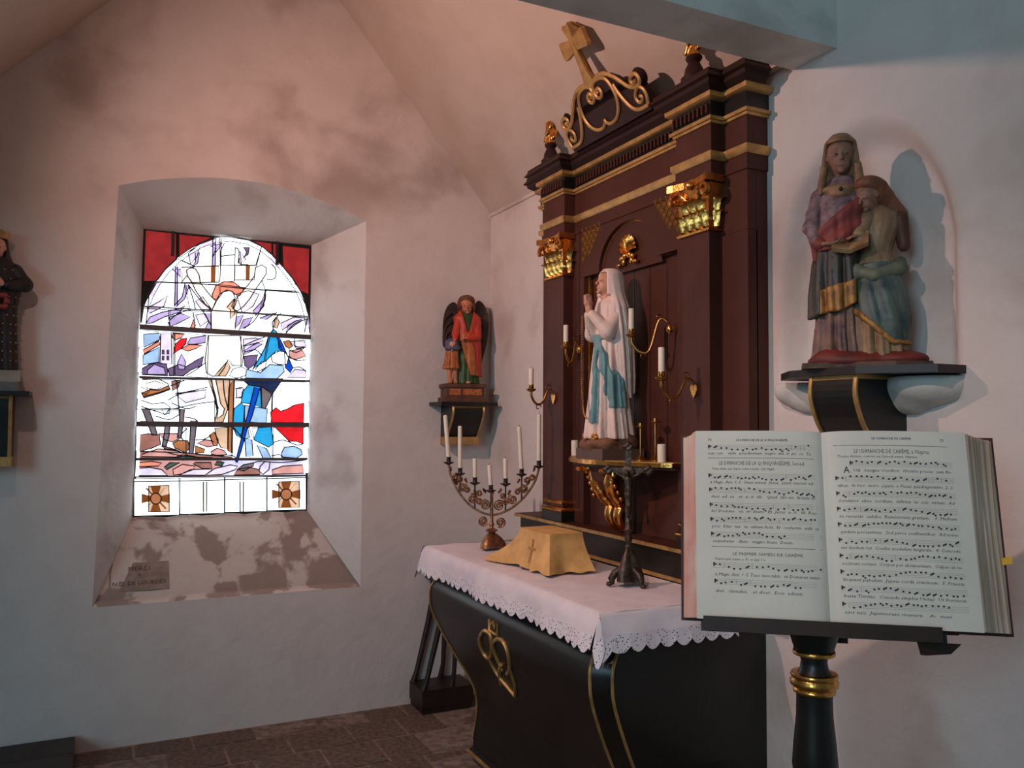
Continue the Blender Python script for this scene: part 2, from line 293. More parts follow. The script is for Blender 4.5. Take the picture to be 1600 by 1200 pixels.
GLASS=[('d',1,[(-443,1560),(-287,1557),(-284,1416),(-338,1354),(-382,1284),(-446,1279)]),('d',1,[(-272,1555),(-98,1556),(-161,1516),(-223,1472),(-269,1427)]),('d',1,[(119,1561),(230,1555),(232,1491),(173,1531)]),('d',1,[(237,1553),(274,1552),(276,1446),(238,1485)]),('d',1,[(292,1547),(450,1544),(451,1272),(398,1289),(355,1357),(298,1423)]),('w',1,[(-161,1511),(-85,1549),(-56,1556),(-52,1399),(-183,1381),(-272,1420)]),('w',1,[(-49,1556),(3,1566),(99,1559),(173,1528),(142,1417),(-46,1400)]),('w',1,[(-278,1416),(-189,1381),(-256,1284),(-379,1281),(-338,1351)]),('w',1,[(173,1524),(235,1485),(298,1420),(355,1354),(391,1285),(198,1281),(148,1417)]),('w',1,[(-379,1278),(-238,1282),(-216,1143),(-442,1138),(-417,1202)]),('w',1,[(-231,1283),(-53,1290),(-51,1147),(-209,1140)]),('w',1,[(-47,1290),(198,1278),(167,1140),(-44,1140)]),('w',1,[(205,1278),(394,1278),(431,1210),(446,1139),(174,1140)]),('w',1,[(-442,1131),(-315,1130),(-318,1030),(-452,1035)]),('w',1,[(-308,1130),(-95,1134),(-93,1032),(-312,1030)]),('w',1,[(34,1135),(262,1135),(243,1026),(36,1032)]),('w',1,[(269,1136),(446,1132),(459,1026),(250,1026)]),('w',1,[(-454,1010),(-287,1006),(-282,770),(-457,768)]),('w',1,[(-281,1006),(-105,999),(-107,762),(-276,767)]),('w',1,[(70,1007),(223,1008),(181,757),(75,761)]),('w',1,[(230,1009),(455,1006),(456,757),(188,757)]),('w',1,[(-458,746),(-269,744),(-253,586),(-462,583)]),('w',1,[(-263,744),(-68,750),(-63,514),(-245,513)]),('w',1,[(-462,577),(-253,579),(-248,513),(-460,515)]),('w',1,[(36,746),(249,752),(246,509),(34,508)]),('w',1,[(255,748),(456,750),(453,506),(250,505)]),('w',1,[(-463,489),(-214,487),(-210,314),(-461,318)]),('w',1,[(-208,487),(28,487),(31,308),(-204,314)]),('w',1,[(34,484),(253,484),(257,305),(38,308)]),('w',1,[(260,484),(453,485),(453,298),(263,304)]),('i',1,[(-461,307),(-20,301),(-18,210),(-462,220)]),('x',1,[(-17,301),(450,294),(450,203),(-15,210)]),('w',1,[(-468,207),(-242,205),(-237,3),(-463,8)]),('w',1,[(-237,205),(-5,203),(-1,3),(-233,8)]),('w',1,[(-1,203),(225,201),(229,4),(2,8)]),('w',1,[(230,201),(451,199),(455,5),(234,8)]),('w',2,[(-48,1492),(27,1507),(27,1317),(-51,1304)]),('c',2,[(-255,1372),(-59,1395),(-57,1303),(-250,1285)]),('c',2,[(28,1407),(142,1418),(136,1332),(29,1322)]),('h',4,[(-101,1392),(-76,1394),(-76,1302),(-100,1296)]),('h',4,[(88,1415),(111,1417),(110,1330),(89,1327)]),('p',2,[(73,1515),(106,1518),(100,1476),(74,1452),(90,1488)]),('l',2,[(-431,1043),(-411,1084),(-351,1114),(-265,1139),(-229,1162),(-259,1120),(-338,1088),(-398,1052)]),('l',2,[(-237,1276),(-212,1271),(-236,1195),(-278,1149),(-290,1151),(-248,1208)]),('l',2,[(-185,1456),(-163,1464),(-171,1403),(-208,1365),(-184,1408)]),('l',2,[(-109,1504),(-39,1528),(-70,1480),(-95,1437),(-77,1493)]),('l',2,[(-127,1121),(-95,1123),(-93,1035),(-125,1034),(-107,1075)]),('l',2,[(41,1111),(81,1127),(62,1078),(36,1042)]),('l',2,[(133,1152),(179,1210),(198,1267),(193,1183),(147,1125)]),('l',2,[(168,1112),(241,1144),(268,1153),(208,1107)]),('l',2,[(332,1080),(380,1111),(429,1121),(380,1089),(319,1037)]),('l',2,[(-304,1357),(-261,1361),(-257,1314)]),('l',2,[(-286,1372),(-276,1373),(-272,1152),(-287,1151)]),('l',2,[(-94,1543),(-79,1548),(-78,1397),(-94,1396)]),('s',2,[(-186,1084),(-176,1051),(-185,1030),(-204,1029)]),('s',3,[(-91,1232),(-73,1282),(-28,1309),(24,1310),(78,1272),(59,1236),(32,1241),(6,1260),(-33,1250),(-65,1200),(-90,1212)]),('c',4,[(-230,1357),(-208,1372),(-183,1368),(-163,1335),(-156,1292),(-117,1244),(-90,1212),(-68,1193),(-89,1144),(-128,1175),(-180,1246),(-200,1292),(-223,1324)]),('c',4,[(142,1403),(175,1423),(202,1408),(203,1373),(177,1329),(144,1277),(112,1219),(80,1176),(47,1146),(21,1158),(33,1207),(71,1258),(104,1302),(136,1353)]),('c',5,[(-52,1235),(-14,1262),(19,1254),(33,1221),(14,1171),(44,1139),(36,1063),(36,1032),(-90,1032),(-95,1130),(-77,1179)]),('y',6,[(26,1213),(43,1208),(27,1159),(34,1131),(9,1096),(8,1150),(-12,1163)]),('c',3,[(-108,998),(63,1007),(85,891),(80,836),(27,834),(1,867),(-18,819),(-49,771),(-81,770),(-113,789),(-121,863)]),('y',4,[(1,861),(14,820),(-10,772),(-72,770),(-43,805)]),('y',3,[(-106,755),(35,759),(10,711),(6,589),(-18,514),(-63,514),(-52,575),(-66,649),(-86,709)]),('c',4,[(-87,749),(-62,750),(-33,615),(-13,589),(-19,555),(-51,534),(-48,575),(-59,649)]),('o',2,[(13,752),(39,753),(34,338),(11,352),(10,582)]),('y',2,[(-62,480),(8,484),(10,359),(-28,372),(-48,413)]),('o',3,[(-90,440),(-65,460),(-42,413),(-48,379),(-67,386)]),('k',2,[(-439,988),(-361,999),(-357,963),(-437,916)]),('s',2,[(-440,903),(-360,956),(-356,936),(-436,880)]),('k',2,[(-439,874),(-359,923),(-360,840),(-441,821)]),('x',3,[(-354,996),(-299,1002),(-292,830),(-354,834)]),('l',4,[(-343,907),(-336,907),(-335,884),(-343,884)]),('l',4,[(-319,908),(-311,908),(-311,885),(-318,885)]),('l',4,[(-342,874),(-335,874),(-335,851),(-342,851)]),('l',4,[(-318,875),(-311,875),(-310,852),(-318,852)]),('s',2,[(-293,1002),(-231,999),(-249,978),(-280,963),(-293,976)]),('r',3,[(-288,886),(-277,943),(-249,971),(-218,979),(-224,946),(-248,918)]),('s',3,[(-248,915),(-211,943),(-136,943),(-173,921),(-211,906)]),('l',2,[(-218,946),(-200,980),(-118,998),(-123,957),(-186,944)]),('p',2,[(-449,798),(-405,826),(-369,837),(-320,829),(-313,789),(-313,766),(-448,769)]),('l',3,[(-416,793),(-381,827),(-332,809),(-325,772),(-413,770)]),('p',2,[(-310,806),(-259,831),(-221,819),(-172,854),(-128,883),(-140,828),(-196,800),(-232,769),(-306,766)]),('l',3,[(-265,837),(-244,891),(-222,846),(-227,805),(-258,804)]),('p',2,[(88,891),(165,901),(152,846),(113,817),(93,837)]),('w',2,[(-448,739),(-361,748),(-312,723),(-299,697),(-347,676),(-431,649),(-446,674)]),('o',3,[(-359,686),(-305,714),(-299,691),(-347,670),(-431,642),(-443,668),(-402,688)]),('w',3,[(-442,629),(-388,610),(-327,618),(-296,592),(-320,555),(-369,571),(-441,596)]),('g',5,[(-438,583),(-402,580),(-376,506),(-357,440),(-384,440),(-409,505)]),('g',5,[(-247,586),(-222,583),(-227,513),(-237,420),(-256,424),(-248,513)]),('g',5,[(-319,512),(-294,506),(-299,440),(-313,375),(-334,375),(-324,447)]),('g',5,[(-190,520),(-158,520),(-163,440),(-173,340),(-195,341),(-191,440)]),('t',3,[(246,1051),(267,1042),(271,1004),(300,935),(246,905),(212,869),(166,839),(136,814),(172,881),(204,945),(223,1015)]),('b',4,[(271,1032),(306,963),(342,880),(364,832),(350,803),(322,831),(314,921),(283,941)]),('o',3,[(306,984),(340,993),(362,959),(341,944),(320,957)]),('w',5,[(239,897),(266,926),(314,925),(338,894),(329,852),(281,850),(246,863)]),('y',3,[(252,1101),(269,1126),(283,1096),(270,1060),(250,1066)]),('w',4,[(153,818),(186,861),(213,865),(207,827),(167,805)]),('k',5,[(233,848),(308,844),(316,809),(275,766),(181,764),(98,765),(103,816),(180,798)]),('w',6,[(9,776),(28,814),(73,829),(103,816),(97,778),(48,763)]),('n',4,[(75,761),(310,767),(276,717),(250,675),(195,715),(115,727)]),('g',4,[(188,715),(250,689),(237,647),(211,591),(191,598)]),('t',3,[(115,727),(182,715),(191,598),(130,618),(77,624),(83,685)]),('k',4,[(97,610),(224,591),(219,508),(119,515),(99,515)]),('t',4,[(39,589),(77,624),(97,604),(93,508),(81,419),(55,440),(34,494)]),('t',4,[(139,481),(247,488),(262,391),(235,370),(154,412)]),('w',5,[(119,501),(179,495),(147,412)]),('k',3,[(74,440),(120,481),(127,426),(88,412)]),('b',7,[(148,714),(178,708),(138,549),(113,481),(83,351),(61,284),(53,290),(87,446),(112,549)]),('k',4,[(101,426),(141,412),(149,323),(110,317)]),('k',4,[(168,385),(222,364),(250,308),(203,309)]),('r',4,[(242,571),(272,599),(299,578),(340,593),(374,614),(430,629),(432,513),(250,512)]),('r',4,[(260,491),(432,492),(431,386),(392,404),(351,404),(316,439)]),('k',4,[(310,342),(324,370),(379,376),(421,355),(428,327),(394,306),(304,314)]),('m',3,[(-447,443),(-402,449),(-348,442),(-340,390),(-382,371),(-444,352)]),('i',3,[(-354,449),(-256,449),(-243,423),(-280,403),(-323,416)]),('o',3,[(-280,396),(-249,413),(-200,409),(-193,369),(-211,343),(-267,370)]),('o',3,[(-162,382),(-111,362),(-117,342),(-161,342)]),('i',3,[(-156,396),(-112,415),(-74,409),(-48,382),(-98,375)]),('i',3,[(-429,339),(-352,367),(-273,357),(-217,343),(-260,320),(-435,326)]),('i',3,[(-79,348),(-47,368),(-8,354),(5,334),(-21,321),(-78,335)]),('s',3,[(-446,294),(-381,299),(-332,289),(-350,273),(-443,271)]),('e',3,[(-259,317),(-210,330),(-160,323),(-172,306),(-259,307)]),('e',3,[(-319,266),(-290,291),(-240,291),(-307,252)]),('x',4,[(-448,262),(-392,267),(-331,253),(-300,220),(-447,223)]),('i',3,[(-276,252),(-228,280),(-159,269),(-171,250),(-239,225),(-270,222)]),('x',4,[(-245,222),(-184,250),(-108,252),(-70,248),(-108,218)]),('m',3,[(-160,289),(-78,288),(-70,254),(-121,255),(-172,283)]),('x',4,[(-101,218),(-58,254),(26,273),(65,265),(52,245),(-19,220)]),('m',3,[(65,245),(124,258),(184,243),(191,215),(46,215)]),('i',3,[(258,241),(319,261),(429,266),(437,217),(258,214)]),('e',3,[(-46,294),(-7,287),(-20,267),(-58,274)]),('g',4,[(62,245),(97,272),(157,284),(150,264),(98,238)]),('x',4,[(190,263),(217,290),(244,283),(238,242),(205,215),(184,236)]),('m',3,[(-334,384),(-267,363),(-211,340),(-273,360),(-322,367)]),('m',2,[(-459,355),(-211,343),(31,317),(31,307),(-461,313)]),('x',2,[(-430,1129),(-365,1173),(-323,1209),(-340,1148),(-411,1104)]),('x',2,[(-179,1186),(-142,1215),(-96,1151),(-140,1134)]),('l',2,[(-314,1090),(-252,1114),(-202,1097),(-264,1059),(-306,1037)]),('x',2,[(-177,1111),(-127,1121),(-107,1082),(-151,1046)]),('l',2,[(81,1100),(134,1117),(108,1067),(56,1037)]),('x',2,[(290,1091),(366,1131),(429,1128),(366,1103),(298,1049)]),('x',2,[(-222,1452),(-198,1475),(-160,1499),(-178,1436),(-209,1392)]),('x',2,[(39,1242),(104,1267),(165,1251),(133,1179),(74,1134)]),('x',2,[(54,1492),(88,1447),(62,1416)]),('x',2,[(83,987),(150,998),(197,986),(137,956),(85,919)]),('l',2,[(91,947),(163,971),(190,965),(131,921),(88,898)]),('x',2,[(347,986),(431,997),(439,955),(383,946)]),('i',2,[(341,930),(411,947),(439,905),(384,882),(345,888)]),('x',2,[(378,825),(441,820),(442,778),(330,775)]),('m',2,[(-293,737),(-244,745),(-256,705),(-286,684)]),('y',2,[(-426,720),(-373,735),(-324,716),(-365,689),(-414,695)]),('x',2,[(-273,665),(-193,680),(-111,695),(-117,648),(-217,619)]),('k',2,[(-339,585),(-296,588),(-299,559),(-326,552)]),('x',2,[(49,705),(89,706),(83,658),(51,651)]),('s',2,[(-444,700),(-402,682),(-419,662),(-443,668)]),('h',4,[(-386,168),(-333,167),(-346,114),(-370,115)]),('h',4,[(-383,28),(-330,26),(-345,79),(-369,80)]),('h',4,[(-429,126),(-428,74),(-375,86),(-376,110)]),('h',4,[(-287,121),(-286,69),(-340,85),(-340,108)]),('o',5,[(-330,96),(-333,82),(-343,71),(-357,67),(-371,72),(-381,83),(-385,98),(-382,113),(-372,124),(-359,127),(-345,123),(-334,111)]),('h',3,[(-314,151),(-307,156),(-404,47),(-411,42)]),('h',3,[(-411,154),(-404,158),(-302,43),(-309,38)]),('y',2,[(-395,167),(-293,167),(-288,23),(-392,26)]),('h',4,[(307,173),(368,172),(352,116),(325,117)]),('h',4,[(310,24),(370,22),(353,78),(326,79)]),('h',4,[(258,128),(259,73),(319,86),(318,111)]),('h',4,[(420,123),(421,67),(359,84),(359,109)]),('o',5,[(370,97),(366,81),(355,69),(339,66),(324,70),(312,83),(307,99),(311,114),(323,126),(338,129),(354,125),(366,113)]),('h',3,[(389,155),(397,160),(286,44),(278,39)]),('h',3,[(279,158),(287,163),(402,40),(394,35)]),('y',2,[(296,171),(413,172),(417,18),(299,22)]),('c',2,[(-116,182),(-98,182),(-95,15),(-112,15)]),('c',2,[(80,177),(99,177),(102,7),(84,6)])]
LEADS=[[(-379,1278),(-250,1283),(-53,1286)],[(-47,1280),(144,1276),(391,1276)],[(-219,1277),(-192,1198),(-178,1138)],[(-219,1277),(-154,1194),(-95,1144)],[(-316,1063),(-306,1030)],[(-313,1070),(-265,1113),(-203,1137)],[(-190,1124),(-179,1051),(-182,1027)],[(-140,1134),(-94,1056)],[(-428,1050),(-417,1196)],[(443,1132),(427,1042)],[(167,1140),(134,1089),(82,1045)],[(250,1047),(242,1095),(289,1147)],[(319,1030),(366,1089),(436,1121)],[(229,1431),(254,1405),(251,1349),(204,1341)],[(-32,1528),(-48,1492)],[(27,1507),(47,1491),(45,1415)],[(51,1450),(55,1416),(101,1416)],[(-47,1451),(24,1467)],[(198,1281),(199,1219),(167,1147)],[(78,946),(150,984),(210,1008)],[(85,912),(151,928),(185,895)],[(341,937),(383,924),(431,955)],[(364,832),(405,837),(441,813)],[(335,901),(384,875),(440,884)],[(371,1002),(375,959),(431,958)],[(-220,769),(-171,801),(-121,843)],[(-299,710),(-238,738),(-226,745)],[(-274,671),(-218,679),(-105,708)],[(-309,631),(-255,665),(-168,687)],[(-278,585),(-167,613),(-65,628)],[(-291,618),(-216,586),(-166,600)],[(-368,545),(-301,526),(-252,553)],[(-221,540),(-177,533),(-152,517)],[(43,705),(89,713)],[(44,651),(77,651)],[(41,480),(74,440),(94,419)],[(262,398),(316,411),(392,383),(434,390)],[(-162,413),(-112,420),(-81,440)],[(-225,414),(-238,440),(-207,480)],[(-87,763),(-66,655),(-45,588)],[(-23,758),(-15,670),(6,589)],[(-464,308),(-204,309),(57,303),(450,295)],[(-321,351),(-247,330),(-160,319),(-72,315)],[(-161,336),(-78,328),(31,327),(57,306)],[(250,321),(297,327),(318,310)],[(157,284),(190,291),(305,282),(436,294)],[(-467,191),(-241,189),(451,192)]]
ARCH=[(-455,1048),(-445,1128),(-420,1202),(-382,1284),(-338,1354),(-284,1416),(-223,1472),(-161,1516),(-85,1554),(3,1571),(99,1562),(173,1531),(235,1488),(298,1423),(355,1357),(398,1289),(431,1213),(450,1136),(458,1087)]
GBARS=[[(-461,1025),(460,1015)],[(-457,753),(459,756)],[(-463,502),(457,499)],[(-464,313),(453,302)],[(-468,217),(451,206)],[(-445,1138),(450,1137)]]
# ================================================================== the room
g = G().box(-4.8, .25, -6.6, .4, -.10, -.0045); floor = structure(g.obj('floor', GROUT), 'worn stone paved floor')
TX = [-3.25, -2.9, -2.55, -2.22, -1.93, -1.66, -1.36, -1.05, -.78, -.56, -.28, .0]
TY = [-.015, -.19, -.45, -.74, -1.04, -1.36, -1.7, -2.05, -2.4, -2.75, -3.1, -3.5]
tiles = [G().box(-.5, .5, -.5, .5, -.06, .0).obj('tile', STONE)]
base_tile = tiles[0].data; bpy.data.objects.remove(tiles[0])
for j in range(len(TY)-1):
    for i in range(len(TX)-1):
        sh = (0, .13, -.06, .10, .03, -.1, .07, .0, .1, -.05, .08)[j]*(1 if 0 < i else 0); sh2 = (0, .13, -.06, .10, .03, -.1, .07, .0, .1, -.05, .08)[j]*(1 if i+1 < len(TX)-1 else 0)
        x0, x1 = TX[i]+sh+.008, TX[i+1]+sh2-.008; y0, y1 = TY[j+1]+.008, TY[j]-.008
        t = bpy.data.objects.new('tile', base_tile); COL.objects.link(t); t.parent = floor
        t.location = ((x0+x1)/2, (y0+y1)/2, random.uniform(-.006, .001)); t.scale = (x1-x0, y1-y0, 1); t.rotation_euler = (random.uniform(-.008, .008), random.uniform(-.008, .008), random.uniform(-.015, .015))
# window wall (y = 0) with its splayed, segmental-headed opening
OPEN = [(-2.127, .686), (-.786, .680), (-.782, 2.742)]+[tuple(p) for p in cr([(-.782, 2.742), (-.975, 2.813), (-1.258, 2.876), (-1.574, 2.884), (-1.87, 2.838), (-2.062, 2.78)], 4)[1:-1]]+[(-2.062, 2.78)]
g = G(); T = OPEN[2:]
for poly in ([(-4.8, -.1), (-2.127, -.1), (-2.127, .686), (-2.062, 2.78), (-2.062, 4.9), (-4.8, 4.9)], [(-2.127, -.1), (-.786, -.1), (-.786, .68), (-2.127, .686)], [(-.786, -.1), (.25, -.1), (.25, 4.9), (-.782, 4.9), (-.782, 2.742), (-.786, .68)], T+[(-2.062, 4.9), (-.782, 4.9)]):
    g.add([(x, 0, z) for x, z in poly], [tuple(range(len(poly)))])
wall_a = structure(g.obj('wall_back', PL_A), 'stained whitewashed end wall around the stained glass window')
GX0, GX1, GZ0, GZ1, GY = -1.945, -1.012, 1.078, 2.646, .35
n = len(T); inner = [(GX0, GZ0), (GX1, GZ0)]+[(GX1+(GX0+.018-GX1)*k/(n-1), GZ1) for k in range(n)]
g = G(); N_ = len(OPEN)
ring = [[(OPEN[i][0]*(1-s)+inner[i][0]*s, GY*s, OPEN[i][1]*(1-s)+inner[i][1]*s) for i in range(1, N_)]+[(OPEN[0][0]*(1-s)+inner[0][0]*s, GY*s, OPEN[0][1]*(1-s)+inner[0][1]*s)] for s in (0, .04, .35, .7, .96, 1)]
g.sheet(ring)
reveal = structure(g.obj('trim_1', PL_R, smooth=50), 'splayed plaster reveal of the window')
sill_l = [(-2.127, 0, .686), (-2.112, .05, .708), (-2.10, .06, .735), (-1.945, .35, 1.078)]; sill_r = [(-.786, 0, .680), (-.80, .05, .702), (-.82, .06, .728), (-1.012, .35, 1.078)]
rows = []
for a, b in zip(sill_l, sill_r): rows.append([tuple(np.array(a)*(1-k/16)+np.array(b)*k/16+np.array((0, 0, .006*math.sin(k*1.7)))*(0 < k < 16)*(a[1] > .05)) for k in range(17)])
sill = structure(G().sheet(rows).obj('trim_2', PL_S, smooth=30), 'sloping window sill with damp stains')
# altar wall (x = 0), with the shallow arched niche pressed into it
ys = np.unique(np.round(np.concatenate([np.linspace(.1, -2.3, 13), np.linspace(-2.3, -3.25, 65), np.linspace(-3.25, -6.6, 14)]), 4))[::-1]
zs = np.unique(np.round(np.concatenate([np.linspace(-.1, 1.55, 10), np.linspace(1.55, 2.62, 72), np.linspace(2.62, 4.9, 12)]), 4))
Yg, Zg = np.meshgrid(ys, zs, indexing='ij')
def niche_sd(Y, Z):
    dy = np.abs(Y+2.76)-.325; a = np.hypot((Y+2.76)/.325, np.maximum(Z-2.10, 0)/.44)
    return np.where(Z > 2.10, (a-1)*.34, np.maximum(dy, 1.665-Z))
sd = niche_sd(Yg, Zg); dep = .078*(1-np.clip((sd+.065)/.085, 0, 1)**2*(3-2*np.clip((sd+.065)/.085, 0, 1)))
wall_b = structure(G().sheet(np.stack([dep, Yg, Zg], 2)).obj('wall_right', PL_B, smooth=80), 'whitewashed altar wall with a shallow arched niche')
# sloped chapel ceilings and the beam between chapel and nave
g = G().add([(.02, .05, 2.845), (.02, -2.5, 2.845), (-1.62, -2.5, 4.77), (-1.62, .05, 4.77), (.02, .05, 2.9), (.02, -2.5, 2.9)], [(0, 1, 2, 3)])
structure(g.obj('ceiling', PL_C), 'pink-lit sloping plaster ceiling above the altar')
g = G().add([(-3.4, .05, 2.40), (-3.4, -2.5, 2.40), (-1.05, -2.5, 4.82), (-1.05, .05, 4.82)], [(0, 3, 2, 1)])
structure(g.obj('ceiling_slope', PL_C), 'sloping ceiling on the far side of the gable')
structure(G().tube([(-.004, .05, 2.862), (-.004, -2.5, 2.856)], .012, 6).obj('trim_3', PL_B), 'plaster string line at the top of the altar wall')
PLB = plaster('plaster_beam', (222, 221, 215), (150, 146, 140), .5, .7, 2.5, .6)
structure(G().box(-4.8, .05, -2.685, -2.494, 2.82, 4.9).obj('trim_4', PLB), 'plastered beam between the chapel and the nave')
# ------------------------------------------------------------------ stained glass
win = structure(thing('window_1', 'stained glass window with a crucified figure and a soldier', 'window')); del win['category']
E_ = {}
def glass(k, rgb, e):
    m = mat('glass_'+k, rgb, .25, var=.10, scale=14, emit=e); E_[k] = m
for k, rgb, e in (('w', (228, 240, 255), 3.0), ('c', (255, 246, 234), 1.3), ('l', (186, 172, 226), .95), ('p', (112, 96, 138), .75), ('r', (232, 30, 42), .95), ('d', (152, 38, 42), .62), ('s', (240, 150, 128), .95), ('t', (40, 160, 220), .95), ('b', (6, 74, 196), .95), ('k', (158, 198, 240), .98), ('n', (34, 52, 96), .6), ('y', (222, 190, 160), .9), ('o', (178, 116, 74), .85), ('h', (132, 76, 34), .75), ('g', (116, 108, 116), .85), ('m', (166, 116, 106), .85), ('i', (214, 160, 154), .95), ('e', (74, 98, 90), .8), ('x', (218, 212, 240), 1.1)): glass(k, rgb, e)
GA = lambda p, d: (p[0]/1000-1.475, GY-d, p[1]/1000+1.08)
lead = G()
NAMES = dict(d='red corner glass', t='blue coat glass', b='deep blue glass', r='red flag glass', h='brown medal cross glass')
for c, lay, pts in GLASS:
    d = .004+.0012*lay
    pn = G().prism([GA(p, d) for p in pts], (0, .003, 0)).obj('pane', E_[c], win)
    if c in NAMES: pn['label'] = NAMES[c]
    if c not in 'h' or lay == 1: lead.tube([GA(p, d) for p in pts], .0042 if lay > 1 else .0040, 4, True, nrm=(0, 1, 0))
for pts in LEADS: lead.tube([GA(p, .014) for p in cr(pts, 3)], .0042, 4, nrm=(0, 1, 0))
for pts in (ARCH, [(p[0]*.945, (p[1]-1040)*.945+1040) for p in ARCH]): lead.tube([GA(p, .014) for p in pts], .003, 4, nrm=(0, 1, 0))
lead.obj('lead_cames', LEAD, win)
# white border strip round the scene
bd = [ARCH[0]]+ARCH[1:]; ib = [(p[0]*.945, (p[1]-1040)*.945+1040) for p in ARCH]
for i in range(len(ARCH)-1): G().prism([GA(q, .007) for q in (bd[i], bd[i+1], ib[i+1], ib[i])], (0, .003, 0)).obj('border_pane', E_['x'] if i % 5 == 2 else E_['w'], win)
for k in range(6):
    z0, z1 = 220+k*140, 220+(k+1)*140-4
    for s in (-1, 1): G().prism([GA(q, .0125) for q in ((s*462, z0), (s*445, z0), (s*443, min(z1, 1040)), (s*458, min(z1, 1040)))], (0, .003, 0)).obj('border_pane', E_['w'], win)
V_, F_ = None, None
G().prism([GA(p, .0025) for p in ARCH], (0, .002, 0)).obj('pane', E_['w'], win)
G().prism([GA(p, .0025) for p in [(-458, 8), (450, 8), (456, 1085), (-455, 1050)]], (0, .002, 0)).obj('pane', E_['w'], win)
G().box(GX0-.01, GX1+.01, GY, GY+.02, GZ0-.02, GZ1+.02).obj('backing', mat('dark_outside', (30, 24, 24), .9), win, label='dark lead and putty behind the panes')
for (a, b), r in zip(GBARS, (.016, .0075, .016, .008, .004, .004)):
    G().tube([GA(a, .03), GA(b, .03)], r*1.2, 4, nrm=(0, 1, 0)).obj('saddle_bar', IRON, win)
for x in (-283, 283): G().tube([GA((x-20, 1430), .008), GA((x-20, 1566), .008)], .012, 4, nrm=(0, 1, 0)).obj('glazing_bar', LEAD, win)
# votive plaque leaning on the sill
def text_mesh(body, size, align='CENTER', shear=0., res=2):
    cu = bpy.data.curves.new('t', 'FONT'); cu.body = body; cu.size = size; cu.align_x = align; cu.shear = shear; cu.resolution_u = res
    o = bpy.data.objects.new('t', cu); COL.objects.link(o); dg = bpy.context.evaluated_depsgraph_get(); me = o.evaluated_get(dg).to_mesh()
    V = [tuple(v.co) for v in me.vertices]; F = [tuple(p.vertices) for p in me.polygons]; o.evaluated_get(dg).to_mesh_clear(); bpy.data.objects.remove(o); bpy.data.curves.remove(cu); return V, F
pq = tag(thing('plaque', 'small grey stone votive plaque lettered in dark paint on the window sill', 'plaque'), 'small grey stone votive plaque lettered in dark paint on the window sill', 'plaque')
pq.location = (-1.90, .062, .738); pq.rotation_euler = (math.radians(-41), 0, math.radians(-1))
MARB = mat('grey_marble', (140, 124, 112), .6, var=.12, scale=18)
G().box(-.155, .125, -.004, .014, 0, .165).obj('slab', MARB, pq)
for b, s, z in (('MERCI', .038, .115), ('A', .026, .082), ('N.D. DE LOURDES', .031, .034)):
    V, F = text_mesh(b, s); G().add([(v[0]-.015, -.006, z+v[1]) for v in V], F).obj('lettering', mat('plaque_paint', (84, 66, 56), .7), pq, kind='stuff')
# ================================================================== retable, symmetrical about y = YC
YC = -1.61
ret = thing('altarpiece', 'tall dark brown wooden altarpiece with gilded capitals, mouldings and arched niche', 'altarpiece', (0, YC, 0))
HW, BX, PX = .755, -.094, -.147            # half width, body front, pilaster front
P0, P1 = .455, .612                          # pilaster inner / outer edge
# body boards with the niche opening cut out: panel behind, surround in front
G().box(-.055, -.004, -HW, HW, 1.135, 2.55).obj('back_panel', DARK, ret)
for s in (-1, 1): G().box(BX, -.05, s*.355 if s > 0 else -HW, HW if s > 0 else -.355, 1.135, 2.284).obj('side_panel', DARK, ret)
A_ = [(.225*math.cos(t), 2.285+.19*math.sin(t)) for t in np.linspace(0, math.pi, 21)]
G().prism([(BX, y, z) for y, z in [(HW, 2.285), (HW, 2.56), (-HW, 2.56), (-HW, 2.285), (-.225, 2.285)]+A_[::-1][1:-1]+[(.225, 2.285)]], (.04, 0, 0)).obj('spandrel_panel', DARK, ret)
G().prism([(-.075, y, z) for y, z in [(-.232, 2.26)]+A_[::-1]+[(.232, 2.26)]], (.03, 0, 0)).obj('tympanum', DARK, ret)
for k in range(1, 6): G().box(-.0565, -.0548, -.355+k*.118-.0015, -.355+k*.118+.0015, 1.44, 2.26).obj('board_joint', BLACK, ret)
# niche frame: gilded moulding round jambs, shoulders and arch
fr = [(-.345, 1.46), (-.345, 2.29), (-.228, 2.29)]+[(.228*math.cos(t), 2.285+.192*math.sin(t)) for t in np.linspace(math.pi, 0, 25)][1:-1]+[(.228, 2.29), (.345, 2.29), (.345, 1.46)]
for r, dx, nm in ((.013, .028, 'niche_frame'),):
    G().tube([(BX+dx, -y, z) for y, z in fr], r, 6, nrm=(1, 0, 0)).obj(nm, GOLD, ret, smooth=60)
for s in (-1, 1):
    for y in (.40, .412): G().tube([(BX-.002, s*y, 1.20), (BX-.002, s*y, 2.53)], .004, 5).obj('panel_bead', DARK, ret)
# lattice of little gilded lozenges in the spandrels
lo = G()
loz = G().add([(-.009, 0, 0), (0, .0155, 0), (0, 0, .020), (0, -.0155, 0), (0, 0, -.020)], [(0, 2, 1), (0, 3, 2), (0, 4, 3), (0, 1, 4)]).obj('lozenge', GOLD); lm = loz.data; bpy.data.objects.remove(loz)
for s in (-1, 1):
    for i in range(9):
        for j in range(9):
            y = .362-(i*.0185); z = 2.508-j*.0235
            if (i+j) % 2 or i*.0185/.20+j*.0235/.172 > 1: continue
            o = bpy.data.objects.new('lozenge', lm); COL.objects.link(o); o.parent = ret; o.location = (BX-.001, s*y, z)
